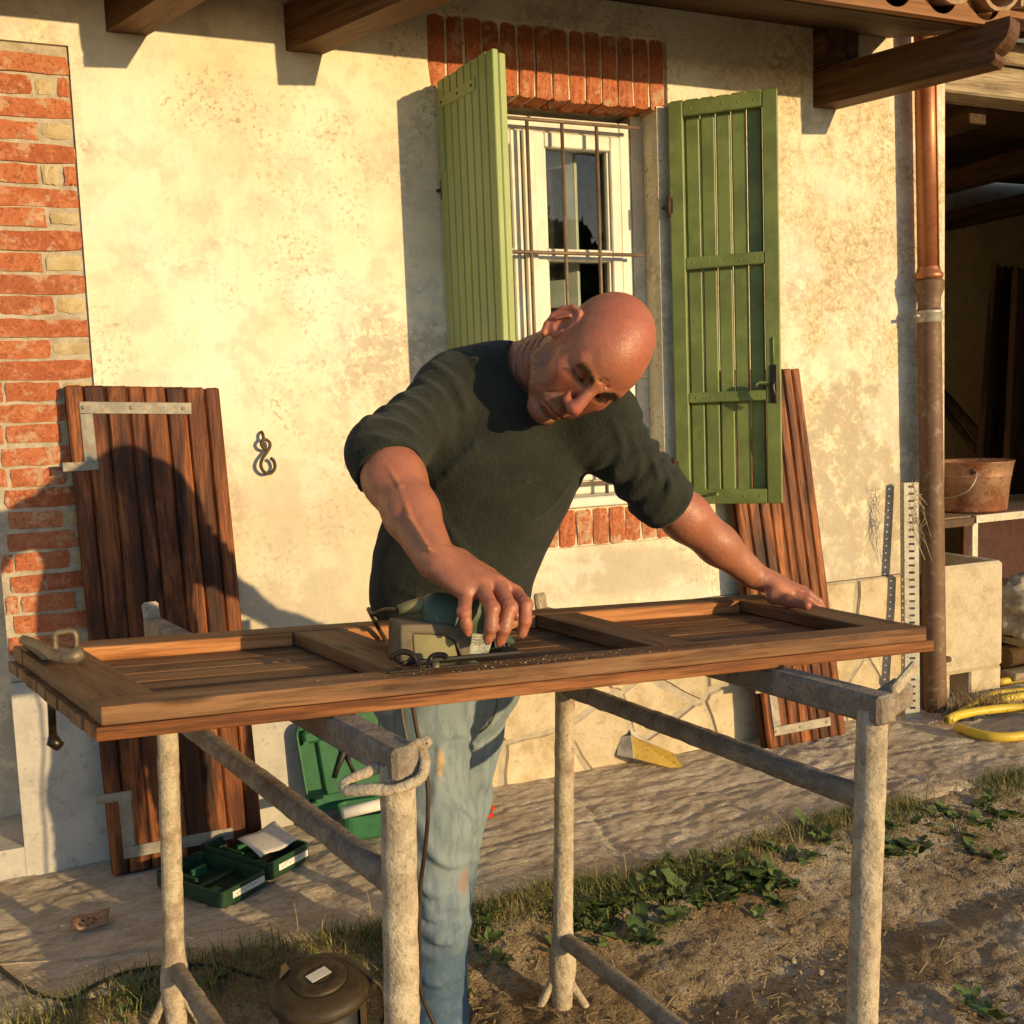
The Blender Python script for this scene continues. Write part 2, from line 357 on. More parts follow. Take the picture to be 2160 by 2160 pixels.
def m_pave():
    M = MT('rough_stone_paving', .9, .12); n = M.noise(M.vec((1, 2.4, 1)), 4, 7, .7, .8); n2 = M.noise(M.vec((1, 2, 1)), 34, 6, .75); n3 = M.noise(M.vec(), 1.4, 4, .6)
    fl = M.noise(M.vec((26, 75, 1), loc=(2, 5, 0)), 1.0, 5, .75, .8); fl2 = M.noise(M.vec(), 190, 3, .7)
    c = M.ramp(n, [(.40, (.50, .385, .26)), (.5, (.66, .53, .375)), (.60, (.74, .62, .46))]); c = M.mix(M.mul(M.step(n2, .50, .60), .5), c, (.34, .265, .185)); c = M.mix(M.mul(M.step(fl, .58, .64), .6), c, (.24, .175, .11)); c = M.mix(M.mul(M.step(fl2, .55, .66), .4), c, (.27, .21, .15))
    c = M.mix(M.mul(M.step(n3, .5, .7), .35), c, (.52, .44, .335)); M.set('Base Color', c)
    M.bump(M.math('ADD', M.math('ADD', n2, M.mul(n, .6)), M.mul(fl, -.8)), .9, .012); return M.m
EARTH, PAVE = m_earth(), m_pave()
def axis(segs):
    a = []
    for lo_, hi_, st in segs: a += list(np.arange(lo_, hi_-1e-6, st))
    return np.array(a + [segs[-1][1]])
def edge_y(x): return -.765 + .022*np.sin(x*7.3) + .03*np.sin(x*2.9+1)
def earth_z(x, y):
    P = np.stack([x, y, np.zeros_like(x)], -1)
    d = np.clip((edge_y(x)-y)/.35, 0, 1); b = -.010 - .055*d*d*(3-2*d)
    near = (np.abs(x-1.5) < 4) & (y < .5) & (y > -6)
    rut = .018*np.exp(-((y+1.32-.10*(x-1.3)+.03*np.sin(3*x))/.075)**2)*(x > .6)
    return b + np.where(near, .012*fbm(P*5, 3) + .0065*fbm(P*24, 5) + .0065*np.abs(vnoise(P*60, 9)) + .003*vnoise(P*88, 13), .02*fbm(P*.7, 4)) - rut
def grid_mesh(xs, ys, zf):
    X, Y = np.meshgrid(xs, ys, indexing='ij'); Z = zf(X, Y); nx, ny = X.shape
    vs = np.stack([X, Y, Z], -1).reshape(-1, 3); i = np.arange(nx*ny).reshape(nx, ny)
    f = np.stack([i[:-1, :-1], i[1:, :-1], i[1:, 1:], i[:-1, 1:]], -1).reshape(-1, 4)
    return pydata(vs.tolist(), f.tolist())
ex = axis([(-1500, -300, 400), (-300, -40, 60), (-40, -6, 5), (-6, -.7, .4), (-.7, 3.6, .0125), (3.6, 8, .4), (8, 40, 5), (40, 300, 60), (300, 1500, 400)])
ey = axis([(-1500, -300, 400), (-300, -40, 60), (-40, -6, 5), (-6, -2.2, .3), (-2.2, -.66, .0125), (-.66, 5, .5), (5, 40, 5), (40, 300, 60), (300, 1500, 400)])
def ez(X, Y):
    z = earth_z(X, Y); return np.where(Y > -.70, -.05, z)
tag(mesh_obj('ground', grid_mesh(ex, ey, ez), EARTH, smooth=True), 'bare brown clay ground with pale dust patches', None, None, 'structure')
def pave_z(X, Y):
    P = np.stack([X*.8, Y*2.2, np.zeros_like(X)], -1); Q = np.stack([X, Y, np.zeros_like(X)], -1)
    wv = fbm(Q*2.1, 31)*1.2
    a = fbm(P*4.5 + wv[..., None], 11, 4); r = 1-np.abs(fbm(P*7 + wv[..., None]*.8, 21, 4))*2.2
    rot = np.stack([X*.9+Y*.6, (Y*.9-X*.35)*2.0, np.zeros_like(X)], -1); mk = np.clip(.5+1.6*fbm(Q*1.7, 77), 0, 1)
    z = .0070*a + .0050*np.clip(r, -1, 1)*mk + .0060*np.clip(1-np.abs(fbm(rot*9, 41, 3))*2.5, -.5, 1)*(1-mk) + .0015*vnoise(Q*95, 5) + .0030*fbm(rot*24, 7)
    # slab joints, slightly wavy
    for k, (ox, oy, dx, dy) in enumerate(((.42, 0, .35, -1), (1.45, 0, -.1, -1), (2.35, 0, .3, -1), (3.1, 0, .1, -1))):
        t = (X-ox)*(-dy)-(Y-oy)*(-dx)*1.0 + .02*np.sin(Y*9+k); z -= .006*np.exp(-(t/.012)**2)
    t2 = Y+.42+.03*np.sin(X*2.2)+.012*np.sin(X*9); z -= .005*np.exp(-(t2/.010)**2)
    out = np.clip((edge_y(X)+.03-Y)/.05, 0, 1); z = z - out*out*.03 - .05*np.clip((edge_y(X)-.03-Y)/.02, 0, 1)
    far = (X < -.62) | (X > 3.75) | (Y > .03); return np.where(far, -.004, z)
px_ = axis([(-4, -.65, .3), (-.65, 3.8, .0105), (3.8, 9, .4)]); py_ = axis([(-.86, .035, .0085), (.035, 4.5, .4)])
tag(mesh_obj('pavement', grid_mesh(px_, py_, pave_z), PAVE, smooth=True), 'rough uneven stone terrace along the house wall', None, None, 'structure')
# ================================================================== FARMHOUSE
H = empty('farmhouse', (1.5, 0, 0), 'cream plastered farmhouse with green shutters, brick pillar and tiled eave', 'house')
def multibox(name, mat, parent, boxes, world=None):
    vs, fs = [], []
    for (a, b) in boxes:
        x0, y0, z0 = a; x1, y1, z1 = b; n = len(vs)
        vs += [(x, y, z) for x in (x0, x1) for y in (y0, y1) for z in (z0, z1)]
        fs += [tuple(n+i for i in q) for q in ((0, 1, 3, 2), (4, 6, 7, 5), (0, 4, 5, 1), (2, 3, 7, 6), (0, 2, 6, 4), (1, 5, 7, 3))]
    return mesh_obj(name, pydata(vs, fs), mat, parent, world)
WX0, WX1, WZ0, WZ1 = 1.14, 1.948, .955, 2.322      # window opening
T = .34
multibox('plaster_wall', PLASTER, H, [
    ((.056, 0, .57), (1.11, T, 4)), ((1.995, 0, .57), (3.28, T, 4)),
    ((1.11, 0, .57), (1.995, T, .803)), ((1.11, .014, .803), (1.995, T, WZ0-.012)),
    ((1.11, 0, WZ0-.012), (WX0, T, 2.328)), ((WX1, 0, WZ0-.012), (1.995, T, 2.328)),
    ((1.11, .014, 2.328), (1.995, T, 2.555)), ((1.11, 0, 2.555), (1.995, T, 4)),
    ((-.6, .0, 2.345), (.056, T, 4)), ((-4, 0, 0), (-1.2, T, 4)), ((-1.2, 0, 2.0), (-.6, T, 4)),
    ((3.0, T, 0), (3.279, 4, 4)), ((-1.2, .28, 0), (-.18, T, 2.0))])
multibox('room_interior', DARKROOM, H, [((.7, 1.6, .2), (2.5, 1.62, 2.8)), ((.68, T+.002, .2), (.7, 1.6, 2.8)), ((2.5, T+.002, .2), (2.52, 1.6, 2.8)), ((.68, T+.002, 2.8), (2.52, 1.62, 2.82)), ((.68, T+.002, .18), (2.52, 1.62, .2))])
# plinth ---------------------------------------------------------------
plin = multibox('stone_plinth', PMORTAR, H, [((.86, -.012, -.06), (3.29, T, .568))])
lp = multibox('rendered_plinth', GREYPL, H, [((-.225, -.010, -.06), (.86, T, .568)), ((-1.2, -.008, -.06), (-.2252, .28, .088))])
def clip_poly(poly, n, d):
    out = []
    for i in range(len(poly)):
        a, b = poly[i], poly[(i+1) % len(poly)]; da = a[0]*n[0]+a[1]*n[1]-d; db = b[0]*n[0]+b[1]*n[1]-d
        if da <= 0: out.append(a)
        if (da < 0 < db) or (db < 0 < da): t = da/(da-db); out.append((a[0]+t*(b[0]-a[0]), a[1]+t*(b[1]-a[1])))
    return out
rr = random.Random(5); seeds = []
for gx in range(10):
    for gz in range(3):
        seeds.append((.95+gx*.245+rr.uniform(-.11, .11)+(gz % 2)*.12, .08+gz*.19+rr.uniform(-.085, .085)))
for i, s in enumerate(seeds):
    poly = [(.865, 0), (3.285, 0), (3.285, .565), (.865, .565)]
    for j, q in enumerate(seeds):
        if i == j: continue
        nx, nz = q[0]-s[0], q[1]-s[1]; l = math.hypot(nx, nz)
        if l > .7: continue
        nx, nz = nx/l, nz/l; poly = clip_poly(poly, (nx, nz), nx*(s[0]+q[0])/2+nz*(s[1]+q[1])/2-rr.uniform(.003, .016))
        if len(poly) < 3: break
    if len(poly) < 3: continue
    c = V((sum(p[0] for p in poly)/len(poly), 0, sum(p[1] for p in poly)/len(poly))); n = len(poly)
    big = []; 
    for k in range(n):      # subdivide + jitter outline
        a, b = poly[k], poly[(k+1) % n]; L_ = math.hypot(b[0]-a[0], b[1]-a[1]); m_ = 3 if L_ > .08 else (2 if L_ > .03 else 1)
        for q in range(m_):
            t = q/m_; big.append((a[0]+(b[0]-a[0])*t+rr.uniform(-.004, .004), a[1]+(b[1]-a[1])*t+rr.uniform(-.004, .004)))
    n = len(big); pr = rr.uniform(.004, .013); vs = [(p[0]-c.x, 0, p[1]-c.z) for p in big]
    vs += [((p[0]-c.x)*.95, -pr, (p[1]-c.z)*.95) for p in big] + [(0, -pr-.002, 0)]
    fs = [(k, (k+1) % n, n+(k+1) % n, n+k) for k in range(n)] + [(n+k, n+(k+1) % n, 2*n) for k in range(n)]
    mesh_obj('stone', pydata(vs, [f[::-1] for f in fs]), PSTONE, plin, Matrix.Translation((c.x, -.0125, c.z)))
# brick pillar ----------------------------------------------------------
pil = multibox('brick_pillar', MORTAR, H, [((-.225, .010, .57), (.0555, T, 2.0)), ((-.6, .010, 2.0), (.0555, T, 2.344))])
def brick_mesh(L, W, T_, seed, jit=.0022):
    """front face towards -Y; L along X, W depth, T height"""
    nx, nz = 5, 3; r = random.Random(seed); vs, fs = [], []
    for i in range(nx+1):
        for j in range(nz+1):
            x = (i/nx-.5)*L; z = (j/nz-.5)*T_; e = (i in (0, nx)) + (j in (0, nz))
            y = -W/2 + (.0045 if e == 2 else .0022 if e else 0) + r.uniform(-jit, jit)*.9
            if i in (0, nx): x += r.uniform(-jit, jit)*1.2; 
            if j in (0, nz): z += r.uniform(-jit, jit)*1.2
            if e == 2: x *= .988; z *= .955
            vs.append((x, y, z))
    idx = lambda i, j: i*(nz+1)+j
    for i in range(nx):
        for j in range(nz): fs.append((idx(i, j), idx(i+1, j), idx(i+1, j+1), idx(i, j+1)))
    ring = [idx(i, 0) for i in range(nx+1)]+[idx(nx, j) for j in range(1, nz+1)]+[idx(i, nz) for i in range(nx-1, -1, -1)]+[idx(0, j) for j in range(nz-1, 0, -1)]
    n = len(vs); vs += [(vs[k][0], W/2, vs[k][2]) for k in ring]; m_ = len(ring)
    for k in range(m_): fs.append((ring[k], n+k, n+(k+1) % m_, ring[(k+1) % m_]))
    return pydata(vs, fs)
_bk = {}
def brick(parent, c, L, Hh, rot=None, mat=BRICK, depth=.05, name='brick'):
    key = (round(L, 3), round(Hh, 3), random.randrange(3), mat.name)
    if key not in _bk: _bk[key] = brick_mesh(L, depth, Hh, hash(key) % 9999)
    return mesh_obj(name, _bk[key], mat, parent, Matrix.Translation(c) @ (rot or Matrix()))
rr = random.Random(11); z = .585; row = 0
while z < 2.30:
    hh = rr.choice((.049, .050, .052)); yb = .0305 - rr.uniform(.0, .005)
    xl = -.222 if z < 1.50 else -.42; xr = .050
    if z < 1.0 : xr = .046
    cuts = []
    if row % 2 == 0:
        cuts = [(xr-.246, xr, BRICK)]; x = xr-.258
        while x > xl: cuts.append((max(xl, x-.246), x, BRICK)); x -= .258
    else:
        k = rr.random(); wst = rr.uniform(.07, .095)
        if k < .72: cuts = [(xr-wst, xr-.004, YSTONE)]; x = xr-wst-.014
        else: cuts = [(xr-.03, xr, BRICK), (xr-.085, xr-.048, YSTONE)]; x = xr-.10
        first = True
        while x > xl+.02:
            l = (.135 if first else .246); first = False
            cuts.append((max(xl, x-l), x, BRICK)); x -= l+.012
    for a, b, mt in cuts:
        if b-a < .02: continue
        h2 = hh*(rr.uniform(.62, .95) if mt is YSTONE else 1)
        tl = Matrix.Rotation(rr.uniform(-.012, .012), 4, 'Y')
        brick(pil, (round((a+b)/2, 3), yb, z+hh/2+rr.uniform(-.002, .002)), round(b-a, 2), hh if mt is BRICK else round(h2, 2), tl, mt, name='brick' if mt is BRICK else 'fieldstone')
    z += .0600; row += 1
# lintel and sill bricks --------------------------------------------------
lin = empty('brick_lintel', (1.55, 0, 2.33), parent=H)
nb = 14; wv = (1.990-1.116)/nb
for i in range(nb):
    zt = 2.552+rr.uniform(-.003, .001); zb = 2.320+rr.uniform(-.008, .002)
    brick(lin, (1.116+wv*(i+.5), .066+rr.uniform(-.002, .003), (zt+zb)/2), round(wv-rr.uniform(.006, .011), 3), round(zt-zb, 3), Matrix.Rotation(rr.uniform(-.012, .012), 4, 'Y'), depth=.12)
sil = empty('brick_sill', (1.55, 0, .80), parent=H)
for i in range(13):
    brick(sil, (1.128+.0655*(i+.5), .0305+rr.uniform(-.002, .003), .870), .058, round(.125+rr.uniform(-.004, .003), 3), Matrix.Rotation(rr.uniform(-.02, .02), 4, 'Y'), depth=.05)
# window -------------------------------------------------------------------
WY = .105
win = empty('window', (1.54, WY, WZ0), parent=H)
def vbar(nm, x0, x1, z0, z1, y0, y1, mat=WHITE, par=None): return aabox(nm, mat, par or win, (x0, y0, z0), (x1, y1, z1), .004, 'z')
def hbar(nm, x0, x1, z0, z1, y0, y1, mat=WHITE, par=None): return aabox(nm, mat, par or win, (x0, y0, z0), (x1, y1, z1), .004, 'x')
hbar('window_sill', WX0-.005, WX1-.001, WZ0-.012, WZ0+.022, -.022, .15)
fr0, fr1 = WX0+.002, 1.900; zt = 2.292
aabox('reveal_packing', PLASTER, win, (fr1+.001, WY-.005, WZ0+.023), (WX1-.001, T-.01, 2.318), 0)
vbar('frame', fr0, fr0+.055, WZ0+.023, zt, WY, WY+.07); vbar('frame', fr1-.045, fr1, WZ0+.023, zt, WY, WY+.07)
hbar('frame', fr0+.0555, fr1-.0455, zt-.05, zt, WY+.001, WY+.071); hbar('frame', fr0+.0555, fr1-.0455, WZ0+.023, WZ0+.07, WY+.001, WY+.071)
mid = 1.492
for (a, b) in ((fr0+.057, mid-.024), (mid+.024, fr1-.047)):
    y0, y1 = WY-.008, WY+.05; z0, z1 = WZ0+.072, zt-.052
    vbar('casement_stile', a, a+.04, z0, z1, y0, y1); vbar('casement_stile', b-.04, b, z0, z1, y0, y1)
    for (c, d) in ((z0, z0+.055), (1.805, 1.845), (z1-.05, z1)): hbar('casement_rail', a+.0405, b-.0405, c, d, y0+.001, y1+.001)
    for (c, d) in ((z0+.056, 1.804), (1.846, z1-.051)):
        aabox('glazing_bead', WHITE, win, (a+.0405, y0+.012, c), (a+.050, y0+.03, d), .002, 'z'); aabox('glazing_bead', WHITE, win, (b-.050, y0+.012, c), (b-.0405, y0+.03, d), .002, 'z')
        box('pane', GLASS, win, Matrix.Translation(((a+b)/2, y0+.030, (c+d)/2)) @ Matrix.Rotation(math.radians(3), 4, 'Z') @ Matrix.Rotation(math.radians(-1.0), 4, 'X'), b-a-.079, .0045, d-c+.002, 0)
il = empty('inner_shutter', (1.73, .22, WZ0), parent=H); iD = V((-.70, .714, 0)); iN = V((-.714, -.70, 0)); iO = V((1.735, .215, 0))
for (a, b, c, d) in ((0, .050, WZ0+.05, 2.26), (.136, .158, WZ0+.05, 2.26), (.051, .135, 2.16, 2.26), (.051, .135, 1.66, 1.76), (.051, .135, WZ0+.05, 1.05)):
    bar('leaf_member', WHITE, il, iO+iD*((a+b)/2)+V((0, 0, c)), iO+iD*((a+b)/2)+V((0, 0, d)), b-a, .022, iD, .003)
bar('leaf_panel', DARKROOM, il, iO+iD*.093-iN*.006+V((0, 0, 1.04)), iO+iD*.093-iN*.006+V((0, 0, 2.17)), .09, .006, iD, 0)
vbar('meeting_stile', mid-.023, mid+.023, WZ0+.072, zt-.052, WY-.022, WY+.03)
# iron grille -----------------------------------------------------------------
gr = empty('window_grille', (1.54, .05, WZ0), parent=H); GY = .047
for z_ in (2.262, 1.822, 1.39, 1.02): tube('grille_crossbar', BARIRON, gr, [(WX0-.003, GY, z_), (WX1-.045, GY, z_)], .0065, 8); 
for x_ in (1.215, 1.345, 1.472, 1.603, 1.736): tube('grille_bar', BARIRON, gr, [(x_, GY+.004, WZ0+.026), (x_, GY+.004, 2.262)], .0068, 8)
tube('lintel_hook', IRON, gr, [(1.545, .04, 2.33), (1.545, .03, 2.305), (1.548, .025, 2.292)], .006, 6)
# green shutters ------------------------------------------------------------
def shutter(name, parent, hinge, free, z0, z1, face_n, nboards, matb, matf, label, frame_front):
    """boards between hinge and free edge (plan points); face_n = normal of the boarded (outer) face"""
    hinge, free = V((*hinge, 0)), V((*free, 0)); u = (free-hinge); w = u.length; u.normalize(); n = V((*face_n, 0)).normalized()
    root = empty(name, (hinge.x, hinge.y, z0), parent=parent); root['label'] = label
    bw = w/nboards; up = V((0, 0, 1))
    for i in range(nboards):
        c = hinge + u*(bw*(i+.5)) + n*.011; e = random.uniform(-.003, .003)
        bar('board', matb, root, c+up*(z0+.004), c+up*(z1+.010+e), bw-(.0030 if frame_front else .0038), .020, u, .0050 if frame_front else .0025)
    st = .050
    for s in (st/2, w-st/2):
        c = hinge+u*s - n*.0115; bar('stile', matf, root, c+up*z0, c+up*z1, st, .024, u, .003)
    Hh = z1-z0
    for f, hgt in ((0, .052), (.27, .036), (.605, .042), (1, .052)):
        zz = z0 + Hh*f + (hgt/2 if f == 0 else -hgt/2 if f == 1 else 0); a = hinge+u*(st+.0006)-n*.0110+up*zz; b = hinge+u*(w-st-.0006)-n*.0110+up*zz
        bar('rail', matf, root, a, b, hgt, .0225, up, .003)
        for k in range(5):          # nail heads
            q = a.lerp(b, (k+.5)/5)-n*.0112; 
            lathe('nail', matf, root, [(0, .0012), (.0032, .0008), (.004, 0)], Matrix.Translation(q) @ n.to_track_quat('Z', 'Y').to_matrix().to_4x4() @ Matrix.Rotation(math.pi, 4, 'X'), 8)
    return root, u, n, w
hl, fl = (1.150, -.018), (1.209, -.350)
du = (V(fl)-V(hl)).normalized(); nl = (-abs(du.y), -du.x)      # outer face towards -x
SL, ul, nl3, wl = shutter('green_shutter', H, hl, fl, .950, 2.325, nl, 8, PALEG, PALEG, 'left green shutter swung square to the wall, boarded face showing', False)
up = V((0, 0, 1)); h3 = V((*hl, 0))
# strap hinge, an L of flat iron painted over
a = h3+nl3*.0225+up*2.262; bar('strap_hinge', PALEG, SL, a+ul*.006, a+ul*.235, .034, .004, up, .001)
bar('strap_hinge', PALEG, SL, a+ul*.022-up*.018, a+ul*.022-up*.21, .028, .004, ul, .001)
for s in (.03, .13, .215): lathe('bolt', IRON, SL, [(0, .003), (.004, .002), (.005, 0)], Matrix.Translation(a+ul*s+nl3*.002) @ nl3.to_track_quat('Z', 'Y').to_matrix().to_4x4(), 8)
for zz in (2.0, 1.2): tube('pintle', IRON, SL, [h3+up*(zz-.03)+nl3*.012, h3+up*(zz+.03)+nl3*.012], .009, 8); tube('pintle', IRON, SL, [h3+up*zz+nl3*.012, V((1.120, .01, zz))], .006, 6)
hr, fr = (1.985, -.022), (2.260, -.268)
du = (V(fr)-V(hr)).normalized(); nr = (-du.y, du.x)
SR, ur, nr3, wr = shutter('green_shutter', H, hr, fr, .930, 2.330, nr, 7, GREEN, GREEN, 'right green shutter folded back, framed inner face and dark handle showing', True)
h3 = V((*hr, 0)); ft = -nr3
for zz in (1.98, 1.06):
    tube('pintle', IRON, SR, [h3-ur*.004+up*(zz-.035)+ft*.02, h3-ur*.004+up*(zz+.035)+ft*.02], .010, 8); bar('hinge_leaf', IRON, SR, h3+up*zz+ft*.025-ur*.004, h3+up*zz+ft*.025+ur*.012, .05, .004, up, .001)
    tube('pintle', IRON, SR, [h3-ur*.004+up*zz+ft*.02, V((1.965, .012, zz))], .006, 6)
# espagnolette handle on free stile
c = h3+ur*(wr-.024)+ft*.0245+up*1.345
bar('handle_plate', BLACKHW, SR, c-up*.066, c+up*.066, .024, .006, ur, .003)
tube('lever_handle', BLACKHW, SR, smooth_path([c+ft*.004, c+ft*.03, c+ft*.036-up*.012, c+ft*.032-up*.04+ur*.004, c+ft*.020-up*.062], 5), [.008]*9+[.007]*12, 10)
tube('catch_arm', GREEN, SR, smooth_path([c-ur*.012+ft*.006, c-ur*.05+ft*.008+up*.006, c-ur*.058+ft*.010-up*.01], 4), .006, 8)
tube('rod_guide', GREEN, SR, [c+up*.068, c+up*.16], .004, 6)
cb = h3+ft*.028+up*.967; tube('bolt_handle', GREEN, SR, smooth_path([cb+ur*.05, cb+ur*.13, cb+ur*.15+ft*.02], 4), .006, 8)
# eave: rafters, deck, board, tiles -----------------------------------------
rf = empty('roof', (1.5, -.3, 2.5), parent=H)
def rafter(xw, skew=.47, z0=2.390, hgt=.135, w=.100, Lh=.60, carved=True):
    d = V((skew, -1, 0)).normalized(); n = V((-d.y, d.x, 0)); L_ = Lh*math.sqrt(1+skew*skew)   # n = to the right of d
    prof = [(-.12, 0), (L_-.14, 0), (L_-.02, .0), (L_-.005, .012), (L_-.006, .030), (L_-.035, .036)]
    for k in range(7):
        a = k/6*math.pi/2; prof.append((L_-.035+.075*math.sin(a)*1.0, .036+.080*(1-math.cos(a))))
    prof += [(L_+.04, hgt), (-.12, hgt)]
    m_ = len(prof); vs = []
    for s in (0, w):
        for (p, q) in prof: vs.append((p, s, q))
    fs = [tuple(range(m_)), tuple(range(2*m_-1, m_-1, -1))]+[(k, m_+k, m_+(k+1) % m_, (k+1) % m_) for k in range(m_)]
    me = pydata(vs, [f[::-1] for f in fs])
    # local X along rafter, local Y to right
    x = d; y = V((-d.y, d.x, 0)); M_ = Matrix((x, y, V((0, 0, 1)))).transposed().to_4x4(); M_.translation = V((xw, 0, z0))
    o = mesh_obj('rafter', me, RAFTER, rf, M_); return o
for xw, sk, z0 in ((.158, .42, 2.392), (.662, .48, 2.389), (2.628, .44, 2.376), (-.35, .42, 2.394)): rafter(xw, sk, z0)
aabox('purlin_stub', RAFTER, rf, (2.632, -.055, 2.515), (2.80, .1, 2.80), .004, 'y')
# roof deck (sheet of planks) sloping up from the eave
EY, EZ = -.565, 2.505
bar('roof_deck', OLDW, rf, V((-4, EY+.024, EZ+.0))+V((0, 1.3, .40)), V((2.985, EY+.024, EZ+.0))+V((0, 1.3, .40)), 2.70, .03, V((0, 1, .30)), .003)
# eave board with scalloped top seen between tiles
bx0, bx1 = -4.0, 2.99; vs, top = [], []
per = .192
def etop(x):
    t = ((x-2.99) % per)/per; d = abs(t-.42)
    if d < .34: return EZ+.075-.062*math.sqrt(max(0, 1-(d/.34)**2))
    return EZ+.075
xs = [1.0+i*(bx1-1.0)/260 for i in range(261)]; prof = [(x, etop(x)) for x in xs]
vs, fs = [], []
for (x, zt_) in prof: vs += [(x, EY, EZ), (x, EY, zt_), (x, EY+.028, zt_), (x, EY+.028, EZ)]
for i in range(len(prof)-1):
    a, b = 4*i, 4*i+4
    for k in range(4): fs.append((a+k, a+(k+1) % 4, b+(k+1) % 4, b+k))
fs += [(0, 3, 2, 1), (len(vs)-4, len(vs)-3, len(vs)-2, len(vs)-1)]
mesh_obj('eave_board', pydata(vs, [f[::-1] for f in fs]), FASCIA, rf)
aabox('eave_board', FASCIA, rf, (-4, EY, EZ), (.998, EY+.028, EZ+.075), .003)
def tile_mesh(r0, r1, L_, up_, th=.014, n=9):
    vs, fs = [], []
    for s, r in ((0, r0), (1, r1)):
        for rad in (r, r-th):
            for k in range(n+1):
                a = math.pi*k/n; vs.append((rad*math.cos(a), s*L_, (rad*math.sin(a))*(1 if up_ else -1)*.8))
    q = n+1
    for k in range(n):
        fs += [(k, k+1, 2*q+k+1, 2*q+k), (q+k, 3*q+k, 3*q+k+1, q+k+1), (k, q+k, q+k+1, k+1), (2*q+k, 2*q+k+1, 3*q+k+1, 3*q+k)]
    fs += [(0, 2*q, 3*q, q), (n, q+n, 3*q+n, 2*q+n)]
    return pydata(vs, fs)
tc, tp = tile_mesh(.085, .075, .42, True), tile_mesh(.08, .085, .42, False)
sl = math.atan2(.30, 1)
x = 2.99-per*.58+per*.08
i = 0
while x > .4:
    for cour in range(2):
        M_ = Matrix.Translation((x+random.uniform(-.004, .004), EY-.055+cour*.36, EZ+.092+cour*.36*.30+cour*.012)) @ Matrix.Rotation(sl+random.uniform(-.01, .01), 4, 'X')
        mesh_obj('pan_tile', tp, TILE, rf, M_)
        M2 = Matrix.Translation((x+per/2+random.uniform(-.005, .005), EY-.075+cour*.36+random.uniform(-.012, .012), EZ+.082+cour*.36*.30+cour*.012)) @ Matrix.Rotation(sl+random.uniform(-.01, .01), 4, 'X')
        mesh_obj('cover_tile', tc, TILE, rf, M2)
    x -= per
# down pipe -----------------------------------------------------------------
dp = empty('downpipe', (3.19, -.07, 0), parent=H); dp['label'] = 'rainwater downpipe, copper above and brown iron below'
def pip(y): return PY(1951+(y-80)*.0152, y, -.075)
tz = PY(1956, 585, -.075).z; ax_t = V((3.12, -.075, 3.0)); A0 = pip(80); A1 = pip(1490); 
def at(zz): t = (zz-A1.z)/(A0.z-A1.z); return A1.lerp(A0, t)
tube('copper_pipe', COPPER, dp, [at(2.95), at(tz+.01)], .0405, 24)
tube('pipe_seam', COPPER, dp, [at(2.95)+V((.012, -.0405, 0)), at(tz+.03)+V((.012, -.0405, 0))], .004, 6)
def lat(nm, mat, zz, prof): return lathe(nm, mat, dp, prof, Matrix.Translation(at(zz)), 24)
lat('copper_collar', COPPER, tz-.01, [(.041, .05), (.044, .04), (.046, .03), (.054, .024), (.055, .012), (.052, .004), (.04, 0)])
lat('pipe_socket', CASTIRON, tz-.135, [(.042, 0), (.044, .05), (.046, .06), (.054, .085), (.057, .105), (.057, .118), (.052, .124), (.04, .124)])
lat('pipe_clamp', GALV, tz-.175, [(.046, 0), (.049, .004), (.049, .034), (.051, .036), (.051, .044), (.046, .046)])
tube('clamp_bolt', GALV, dp, [at(tz-.15)+V((-.05, 0, 0)), at(tz-.15)+V((-.078, -.01, 0))], .007, 8)
vsr = [at(tz-.12-(tz-.11)*k/40) for k in range(41)]
tube('iron_pipe', CASTIRON, dp, vsr, .0455, 22)
# S hook ------------------------------------------------------------------
hk = PY(560, 960, 0)
tube('wall_hook', IRON, H, smooth_path([(hk.x-.008, .01, 1.252), (hk.x-.008, -.020, 1.247), (hk.x-.006, -.026, 1.226)], 4), .005, 8)
s = []
for (a, b) in ((-.004, 1.222), (-.018, 1.212), (-.020, 1.190), (-.006, 1.180), (.008, 1.193), (.006, 1.206)): s.append((hk.x+a, -.02, b))
pts = [(.010, 1.220), (.011, 1.205), (-.001, 1.187), (-.016, 1.167), (-.020, 1.146), (-.008, 1.127), (.011, 1.126), (.023, 1.142), (.020, 1.162), (.011, 1.170)]
SHK = tube('s_hook', IRON, None, smooth_path([(hk.x+a, -.0245-.004*math.sin(i), b) for i, (a, b) in enumerate([(.004, 1.196), (-.010, 1.204), (-.015, 1.217), (-.006, 1.229)]+pts)], 5), .0052, 8, origin=(hk.x, -.02, 1.12))
tag(SHK, 'dark iron s-shaped hook hanging on the plaster wall', 'hook')
# ================================================================== BARN (lean-to beyond the house corner)
B = empty('barn', (5, 1.5, 0), 'dark open barn with weathered timber beam beside the farmhouse corner', 'barn')
b0, b1 = PY(2003, 160, .12), PY(2160, 195, .12)
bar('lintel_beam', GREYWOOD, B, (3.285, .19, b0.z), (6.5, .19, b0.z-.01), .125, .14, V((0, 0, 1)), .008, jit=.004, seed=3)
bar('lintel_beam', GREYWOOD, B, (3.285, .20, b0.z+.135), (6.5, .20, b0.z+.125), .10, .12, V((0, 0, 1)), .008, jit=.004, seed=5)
multibox('barn_wall', m_stone('barn_plaster', [(.52, .41, .24), (.64, .52, .32), (.70, .58, .37), (.58, .46, .29)], 3), B, [((3.281, 2.6, -.05), (9, 2.75, 4)), ((8.9, .25, -.05), (9, 2.6, 4)), ((4.42, .13, -.05), (9, .26, 2.9))])  # last box: unseen front wall, added to keep sun off the interior
